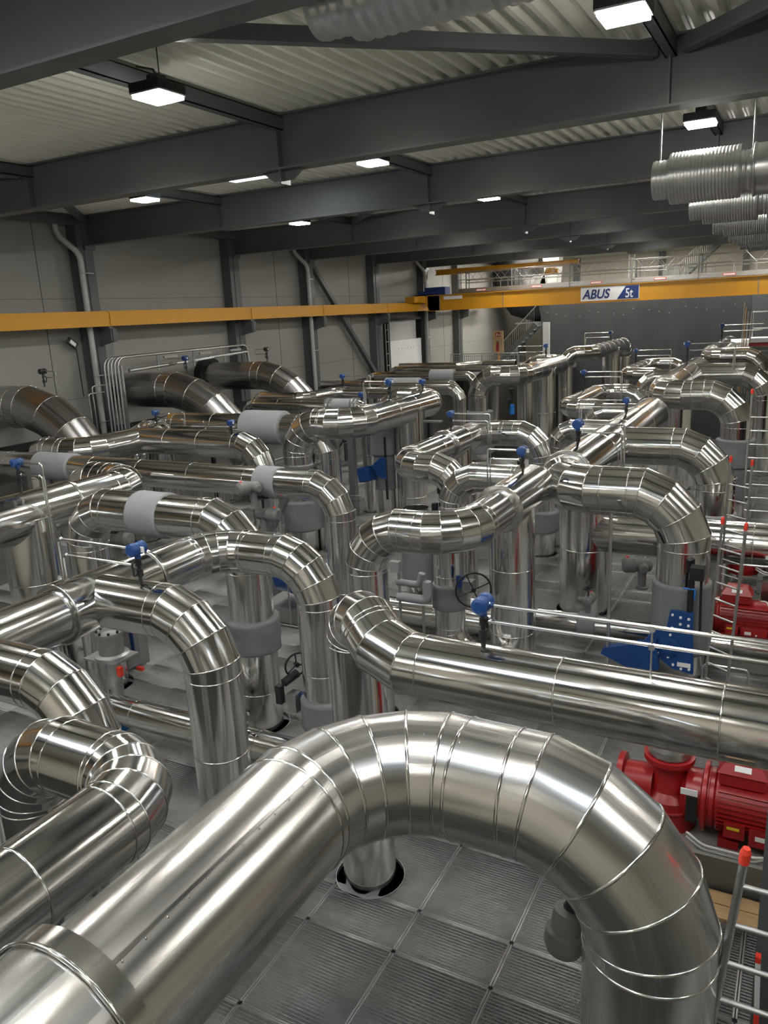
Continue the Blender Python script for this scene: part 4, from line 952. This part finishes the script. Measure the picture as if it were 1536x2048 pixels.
mb = MB(); mb.lathe((7.3, 8.85, .22), (-.2,.6,.35), [(0, .03), (.02, .19), (.1, .2), (.2, .13), (.3, .09)], 24); mb.lathe((7.3, 9.0, .3), (0,0,1), [(0, .09), (.25, .09), (.27, .13), (.3, .13)], 20); mb.cbox((7.35, 9.0, .1), (.35, .4, .18)); mb.build('pump_body', 'blue_bright', t)
mb = MB(); mb.tube([(7.2, 8.8, 1.1), (7.2, 8.78, .7), (7.15, 8.72, .4)], .012, 6); mb.build('lift_chain', 'galv', t)
t = thing('blue_machine', 'dark blue compressor set under the arch of the left header', 'machine', (12.3, 9.0, 0))
mb = MB(); mb.lathe((12.4, 9.3, .95), (0,-1,0), [(0, .2), (.05, .42), (.7, .42), (.75, .2)], 28); mb.lathe((12.2, 8.75, .6), (0,0,1), [(0, .15), (.05, .22), (.55, .22), (.6, .12)], 24); mb.build('casing', 'blue', t)
mb = MB(); mb.cbox((12.3, 9.0, .2), (.9, 1.0, .38)); mb.build('base_frame', 'galv', t)
mb = MB(); mb.tube([(11.8, 9.3, .02), (11.8, 9.3, 2.0)], .02, 6); mb.tube([(11.8, 8.75, .02), (11.8, 8.75, 2.0)], .02, 6); mb.tube([(11.8, 9.3, .03), (11.8, 8.5, .03)], .02, 6); mb.build('tube_stand', 'galv', t)
# structural frame with brace among the pipes
t = thing('pipe_support', 'grey steel post with a diagonal brace standing behind the curving pipe', 'support', (20, 12.1, 0))
mb = MB(); mb.box((19.9, 11.92, .004), (20.1, 12.12, 2.95)); mb.build('post', 'steel_mid', t); mb = MB(); mb.bar((20, 12.2, 2.6), (20, 14.0, .05), .14, .14); mb.build('brace', 'steel_mid', t); mb = MB(); mb.box((19.9, 9.0, 2.95), (20.1, 14.2, 3.0)); mb.build('cross_beam', 'steel_mid', t)
t = thing('pipe_support', 'grey steel post and brace left of the centre legs below the motor valve', 'support', (12.6, 9.9, 0))
mb = MB(); mb.box((12.9, 9.85, .004), (13.05, 10.0, 2.6)); mb.build('post', 'steel_mid', t); mb = MB(); mb.bar((13, 9.4, 2.5), (13, 10.9, .05), .12, .12); mb.build('brace', 'steel_mid', t)
def railing(a, b, label, h=1.1, step=.12, m='galv', z0=0.0):
    a = V(a); b = V(b); d = (b-a).normalized(); L_ = (b-a).length; t = thing('picket_railing', label, 'railing', a, 'picket railings')
    mb = MB(); up = V((0,0,1))
    mb.tube([a+up*h, b+up*h], .025, 8); mb.bar(a+up*(h-.12), b+up*(h-.12), .03, .03); mb.bar(a+up*.12, b+up*.12, .03, .03); mb.build('rail', m, t)
    for k in range(int(L_/2)+1):
        p = a+d*min(L_, k*2.0); mb = MB(); mb.tube([p, p+up*h], .025, 8); mb.build('post', m, t)
    mb = MB(); n = int(L_/step)
    for k in range(1, n): p = a+d*k*step; mb.bar(p+up*.12, p+up*(h-.12), .012, .03, tuple(d))
    o = mb.build('pickets', m, t); o['kind'] = 'stuff'
railing((17.5, 16.9, .004), (31, 16.2, .004), 'picket railing along the left walkway behind the curving pipe'); railing((18.0, 14.2, .004), (18.0, 10.6, .004), 'picket railing across the walkway left of the grey post', 1.15)
# standpipes and small steel pipework between the machines
for pts, r, l in ([(12.0, 2.55, .004), (12.0, 2.55, 2.8)], .03, 'slim vertical steel tube by the wide centre right riser'), ([(13.2, 3.0, .25), (13.2, -3, .25)], .05, 'bright thin floor tube at right'), ([(13.5, 3.2, .18), (13.5, -3, .18)], .04, 'second thin floor tube at right'), ([(10.3, 3.9, .12), (10.3, 2.2, .12)], .08, 'small bright floor pipe right of the wide centre riser'), ([(4.7, 7.9, .004), (4.7, 7.9, 2.9)], .03, 'steel tube left of the corner bend riser'):
    mb = MB(); mb.tube(pts, r, 12, True, 0, .1); tag(mb.build('steel_tube', 'tube'), l, 'tube')
for y, z, l in ((3.0, .25, 'green handled valve on the floor tube right of the centre riser'), (2.35, .3, 'green handled valve left of the blue lever actuator')):
    t = thing('ball_valve', l, 'valve', (10.9, y, z)); mb = MB(); mb.lathe((10.3, y+.1, .24), (0,-1,0), [(0, .03), (.05, .06), (.15, .06), (.2, .03)], 12); mb.build('body', 'galv', t); mb = MB(); mb.cbox((10.28, y, .34), (.08, .18, .1)); mb.build('grip', 'green', t)

# ================================================================ LEFT WALL: CONDUITS, DOOR, FLOODLIGHT
t = thing('conduit_rack', 'row of bent grey conduits arching over the second wall pipe', 'conduits', (16.8, 18.3, 2.5))
for k in range(5):
    y = 18.52-.09*k; mb = MB(); mb.tube([(16.75+.05*k, y, 2.2), (16.8+.05*k, y, 5.12-.0*k), (23.4-.04*k, y, 5.16), (23.4-.04*k, y, 4.3)], .034, 10, True, 0, .3); mb.build('conduit', 'galv', t)
mb = MB(); mb.box((17.0, 18.05, 2.2), (17.06, 18.13, 4.9))
for z in np.arange(2.4, 4.9, .22): mb.box((16.98, 18.04, z), (17.0, 18.14, z+.05))
mb.build('cable_ladder', 'galv', t)
for x in (18.9, 20.6, 22.2): mb = MB(); mb.tube([(x, 18.4, 5.1), (x, 18.4, 4.6)], .035, 6); mb.box((x, 18.1, 4.98), (x+.6, 18.16, 5.05)); mb.build('hanger', 'galv', t)
mb = MB(); mb.tube([(17.25, 18.0, 4.72), (19.2, 18.0, 4.78)], .05, 10); mb.tube([(20.9, 18.0, 4.86), (23.0, 18.0, 4.92), (23.1, 18.0, 4.4)], .05, 10); mb.tube([(19.2, 18.0, 4.78), (20.9, 18.0, 4.86)], .012, 6); mb.build('cable_pipe', 'galv', t)
for x0, x1, l in ((19.25, 19.75, 'short tube light under the conduit arch'), (20.1, 21.05, 'longer tube light under the conduit arch')):
    t2 = thing('tube_light', l, 'lamp', (x0, 17.9, 4.8), 'tube lights at the conduit rack'); mb = MB(); mb.tube([(x0, 17.925, 4.78+.04*(x0-19.2)), (x1, 17.925, 4.78+.04*(x1-19.2))], .035, 10); mb.build('cover', 'white', t2)
t = thing('pipe_bracket', 'slim steel frame of tubes left of the conduits beside the near downpipe', 'bracket', (16.3, 18.6, 2.5))
mb = MB(); mb.tube([(16.3, 18.6, 2.2), (16.3, 18.6, 4.35), (17.2, 18.6, 4.35)], .02, 8, True, 0, .08); mb.tube([(16.1, 18.55, 2.2), (16.1, 18.55, 4.15), (16.7, 18.55, 4.15)], .02, 8, True, 0, .08); mb.build('thin_tube', 'tube', t)
t = thing('floodlight', 'small black floodlight on the left wall beside the near column', 'floodlight', (16.4, 19.5, 5.6))
mb = MB(); mb.bar((16.35, 19.4, 5.72), (16.6, 19.35, 5.5), .2, .06, (0,-1,.3)); mb.build('body', 'black', t); mb = MB(); mb.bar((16.4, 19.36, 5.68), (16.55, 19.33, 5.54), .12, .03, (0,-1,.3)); mb.build('glass', 'sticker', t); mb = MB(); mb.tube([(16.6, 19.4, 5.5), (16.75, 19.55, 5.4), (16.8, 19.58, 4.0)], .012, 6); mb.build('cable', 'black', t)
t = thing('sectional_door', 'framed panel door with a white lower leaf on the left wall beyond the brace', 'door', (38.4, 19.4, 2.5))
mb = MB(); mb.box((36.5, 19.28, 2.5), (36.62, 19.61, 5.75)); mb.box((40.45, 19.28, 2.5), (40.57, 19.61, 5.75)); mb.box((36.5, 19.28, 5.63), (40.57, 19.42, 5.75)); mb.build('frame', 'black', t)
mb = MB(); mb.box((36.65, 19.30, 2.6), (40.4, 19.36, 4.6)); mb.build('lower_leaf', 'white', t); mb = MB(); mb.box((36.65, 19.42, 4.6), (40.0, 19.47, 5.63)); mb.build('upper_panel', 'pvc', t)
mb = MB()
for z in (3.35, 4.15):
    for k in range(6): mb.cbox((37.6+.36*k, 19.295, z), (.04, .01, .04))
mb.build('bolts', 'steel_mid', t)
mb = MB(); mb.tube([(36.3, 19.2, 2.5), (36.3, 19.2, 5.5)], .02, 6); mb.tube([(36.0, 19.2, 2.5), (36.0, 19.2, 5.5)], .02, 6)
for z in np.arange(2.8, 5.4, .6): mb.tube([(36.0, 19.2, z), (36.3, 19.2, z)], .015, 6)
o = mb.build('wall_ladder', 'galv'); tag(o, 'narrow fixed ladder left of the framed panel door', 'ladder')

# ================================================================ FAR END: TANK, STAIR, GALLERY
t = thing('storage_tank', 'dark steel tank wall with faint vertical plate seams at the far end', 'tank', (52, 8, 0))
mb = MB(); mb.box((52, 3.2, -2.6), (58, 15.95, 6.75)); mb.build('shell', 'tank', t)
mb = MB()
for k, y in enumerate(np.arange(15.3, 3.4, -1.36)): mb.box((51.985, y-.012, -2.6), (52.0, y+.012, 6.7))
mb.build('plate_seam', 'tank_seam', t)
mb = MB()
for k, y in enumerate(np.arange(15.5, 3.6, -.72)): mb.lathe((51.99, y+.12*((k*7) % 3), 5.55-.12*((k*5) % 4)), (-1,0,0), [(0, .035), (.02, .03)], 8)
mb.build('anchor_bolts', 'galv', t)
t = thing('exhaust_duct', 'fat black duct elbow leaving the left top of the dark tank', 'duct', (50.6, 16.5, 5.1))
mb = MB(); run_pts = [V((53.05, y, z)) for y, z in ((15.96, 6.5), (16.6, 6.5), (17.4, 6.75), (17.85, 7.3), (18.0, 8.0), (18.0, 9.2))]
R_ = mitre_rings(run_pts, 1.5, 28)
for k in range(len(R_)-1): seg(mb, R_[k], R_[k+1], 6, 28, (0, 0))
mb.build('elbow_body', 'black', t); mb = MB(); mb.box((51.6, 15.96, 4.88), (54.4, 17.6, 4.98)); mb.build('bearing_plate', 'steel_mid', t)
mb = MB(); mb.add([(52.2, 15.9, 9.1), (52.2, 14.8, 9.1), (53.2, 14.8, 9.1), (53.2, 15.9, 9.1), (52.2, 15.6, 6.76), (52.2, 15.0, 6.76), (53.2, 15.0, 6.76), (53.2, 15.6, 6.76)], [(0,1,2,3),(7,6,5,4),(0,4,5,1),(1,5,6,2),(2,6,7,3),(3,7,4,0)]); tag(mb.build('white_hopper', 'pvc'), 'white tapering hopper above the left end of the dark tank', 'hopper')
def stair(x, y0, z0, y1, z1, n, label, w_=1.0):
    t = thing('steel_stair', label, 'stair', (x, y0, z0), 'steel stairs at the far end')
    for xx in (x, x+w_): mb = MB(); mb.bar((xx, y0, z0), (xx, y1, z1), .06, .28, (0, 0, 1)); mb.build('stringer', 'steel', t)
    mb = MB()
    for k in range(n): f = (k+.5)/n; mb.cbox((x+w_/2, y0+(y1-y0)*f, z0+(z1-z0)*f), (w_, .26, .04))
    mb.build('treads', 'galv', t)
    mb = MB(); mb.tube([(x, y0, z0+1.05), (x, y1, z1+1.05)], .025, 8)
    for k in range(n*2): f = k/(n*2); mb.tube([(x, y0+(y1-y0)*f, z0+(z1-z0)*f), (x, y0+(y1-y0)*f, z0+(z1-z0)*f+1.05)], .012, 5)
    mb.build('handrail', 'galv', t)
stair(46.6, 17.3, 2.35, 14.6, 4.95, 11, 'steel stair rising to the right beside the extinguisher board')
mb = MB(); mb.box((49.0, 14.5, 2.2), (49.2, 14.9, 5.0)); mb.box((46.6, 14.9, 2.2), (49.2, 15.0, 2.4)); tag(mb.build('landing_post', 'pvc'), 'pale post beside the dark tank at the top of the stair', 'post')
mb = MB(); mb.box((42.5, 13.5, 2.0), (51.8, YW-.05, 2.35)); tag(mb.build('gallery_slab', 'steel_mid'), 'grey gallery slab carrying the far picket railing', 'slab')
railing((43.8, 19.0, 2.35), (43.8, 13.8, 2.35), 'far picket railing in front of the extinguisher board', 1.1, .13)
t = thing('extinguisher_board', 'cream board with a red fire sign and a hanging red extinguisher', 'board', (44.6, 16.3, 2.35))
mb = MB(); mb.box((44.6, 15.95, 3.45), (44.64, 16.6, 4.7)); mb.build('board', 'cream', t); mb = MB(); mb.box((44.57, 16.2, 2.352), (44.63, 16.32, 3.5)); mb.build('post', 'orange', t)
mb = MB(); mb.box((44.585, 16.14, 4.36), (44.6, 16.42, 4.62)); sg = mb.build('fire_sign', 'red', t); mb = MB(); mb.box((44.578, 16.30, 4.40), (44.585, 16.37, 4.58)); mb.box((44.578, 16.18, 4.42), (44.585, 16.25, 4.52)); mb.build('pictogram', 'sticker', sg)
mb = MB(); mb.lathe((44.5, 16.28, 3.52), (0,0,1), [(0, .07), (.02, .085), (.42, .085), (.5, .03), (.54, .03)], 18); mb.build('extinguisher_body', 'red', t); mb = MB(); mb.tube([(44.5, 16.28, 4.06), (44.45, 16.2, 4.1), (44.42, 16.2, 3.7)], .015, 6); mb.cbox((44.5, 16.28, 4.08), (.05, .12, .04)); mb.build('hose', 'black', t)
for y, l in ((15.6, 'left'), (9.6, 'middle'), (4.2, 'right')):
    mb = MB(); mb.box((59.7, y-.2, -2.6), (60, y+.2, 11)); tag(mb.build('wall_column', 'steel_mid'), f'grey column on the cream far wall, {l} one', 'column', 'columns on the far wall')
stair(56.0, 8.3, 6.85, 5.3, 9.6, 12, 'upper steel stair at the far end seen above the crane sign')
mb = MB(); mb.box((58.5, 3.0, 6.3), (59.65, 16, 6.6)); tag(mb.build('upper_gallery', 'steel_mid'), 'upper gallery deck behind the dark tank', 'deck'); 
t = thing('gallery_ladder', 'tall pale lattice ladder on the far cream wall above the crane', 'ladder', (57, 11.2, 6.7))
mb = MB()
for y in (11.0, 11.35): mb.tube([(57.2, y, 6.75), (57.2, y, 9.6)], .03, 6)
for z in np.arange(6.9, 9.6, .28): mb.tube([(57.2, 11.0, z), (57.2, 11.35, z)], .02, 5)
mb.build('lattice', 'white', t)
mb = MB(); mb.cbox((57, 8.5, 7.6), (.5, 1.1, 1.4)); tag(mb.build('gallery_cabinet', 'grey_motor'), 'grey cabinet on the far gallery below the upper stair', 'cabinet')
mb = MB(); mb.box((50.5, -4, -2.6), (54, 3.1, 6.6)); tag(mb.build('machine_housing', 'steel'), 'dark box housing at far right beside the tank', 'housing')
t = thing('pole_bundle', 'bundle of leaning scaffold poles at far right', 'poles', (45, 3, 3))
for k, (y, c) in enumerate(((3.18, 'galv'), (3.10, 'wood'), (3.0, 'galv'), (2.85, 'galv'))): mb = MB(); mb.tube([(45, y, 1.0), (45+.1*k, y-.10, 5.7-.25*k)], .035, 8); mb.build('pole', c, t)
t = thing('scaffold_tower', 'small scaffold tower with red and white boards at the far right edge', 'scaffold', (45.6, 2.0, 0))
for y in (2.75, 1.0):
    for x in (45.3, 46.7): mb = MB(); mb.tube([(x, y, .004), (x, y, 5.2)], .03, 8); mb.build('upright', 'galv', t)
mb = MB()
for z in (3.2, 4.3, 5.15):
    for x in (45.3, 46.7): mb.tube([(x, 2.75, z), (x, 1.0, z)], .025, 6)
mb.build('ledger', 'galv', t); mb = MB(); mb.box((45.2, .9, 3.62), (46.8, 2.8, 3.84)); mb.build('deck_board', 'white', t); mb = MB(); mb.box((45.15, .9, 3.45), (46.8, 2.8, 3.58)); mb.build('red_board', 'red', t)

# grey lagged fittings between the centre legs, dark machine behind the ladders
t = pipe('jacket_stub', 'short upright pipe with a dark grey jacket behind the snaking centre pipe', (13.2, 6.55, 0))
run(t, .50, [(13.2, 6.55, 2.3), (13.2, 6.55, .004)], 32); jacket(t, (13.2, 6.55, 1.55), (13.2, 6.55, .75), .66)
t = thing('lagged_fitting', 'grey lagged elbow tubes beside the left leg of the snaking centre pipe', 'fitting', (10.6, 5.6, 0))
mb = MB(); mb.tube([(10.6, 5.65, 1.75), (10.6, 5.25, 1.75), (10.6, 5.2, 1.95)], .055, 12, True, 0, .08); mb.tube([(10.6, 5.65, 1.5), (10.6, 5.12, 1.5), (10.6, 5.12, 1.82)], .075, 14, True, 0, .1); mb.build('lagged_tube', 'jacket_light', t)
mb = MB(); mb.tube([(10.6, 5.62, .004), (10.6, 5.62, 2.0)], .025, 8); mb.tube([(10.6, 5.2, .004), (10.6, 5.2, 1.4)], .025, 8); mb.tube([(10.6, 5.62, .9), (10.6, 5.2, .9)], .02, 8); mb.build('tube_stand', 'galv', t)
mb = MB(); mb.cbox((10.5, 5.62, 2.05), (.1, .16, .18)); mb.build('display_box', 'jacket_light', t)
t = thing('compressor_housing', 'black machine housing behind the ladders at the right edge', 'machine', (20.5, -1.5, 0))
mb = MB(); mb.cbox((20.8, -1.9, 1.5), (1.6, 4.0, 3.0), 0, .05); mb.build('housing_shell', 'black', t)
mb = MB(); mb.lathe((19.6, .25, 1.9), (0,-1,0), [(0, .2), (.05, .3), (.5, .3), (.55, .2)], 24); mb.lathe((19.6, -.1, .9), (0,-1,0), [(0, .2), (.05, .35), (.6, .35), (.65, .2)], 24); mb.build('red_motor', 'red', t)

t = pipe('pump_stub', 'short insulated connection between the near red pump and the floor behind the long pipe', (8.05, 1.02, 1.3))
run(t, .36, [(8.05, 1.02, 1.33), (8.05, 1.02, 1.72), (8.75, 1.02, 1.72), (8.75, 1.02, -.3)], 32)
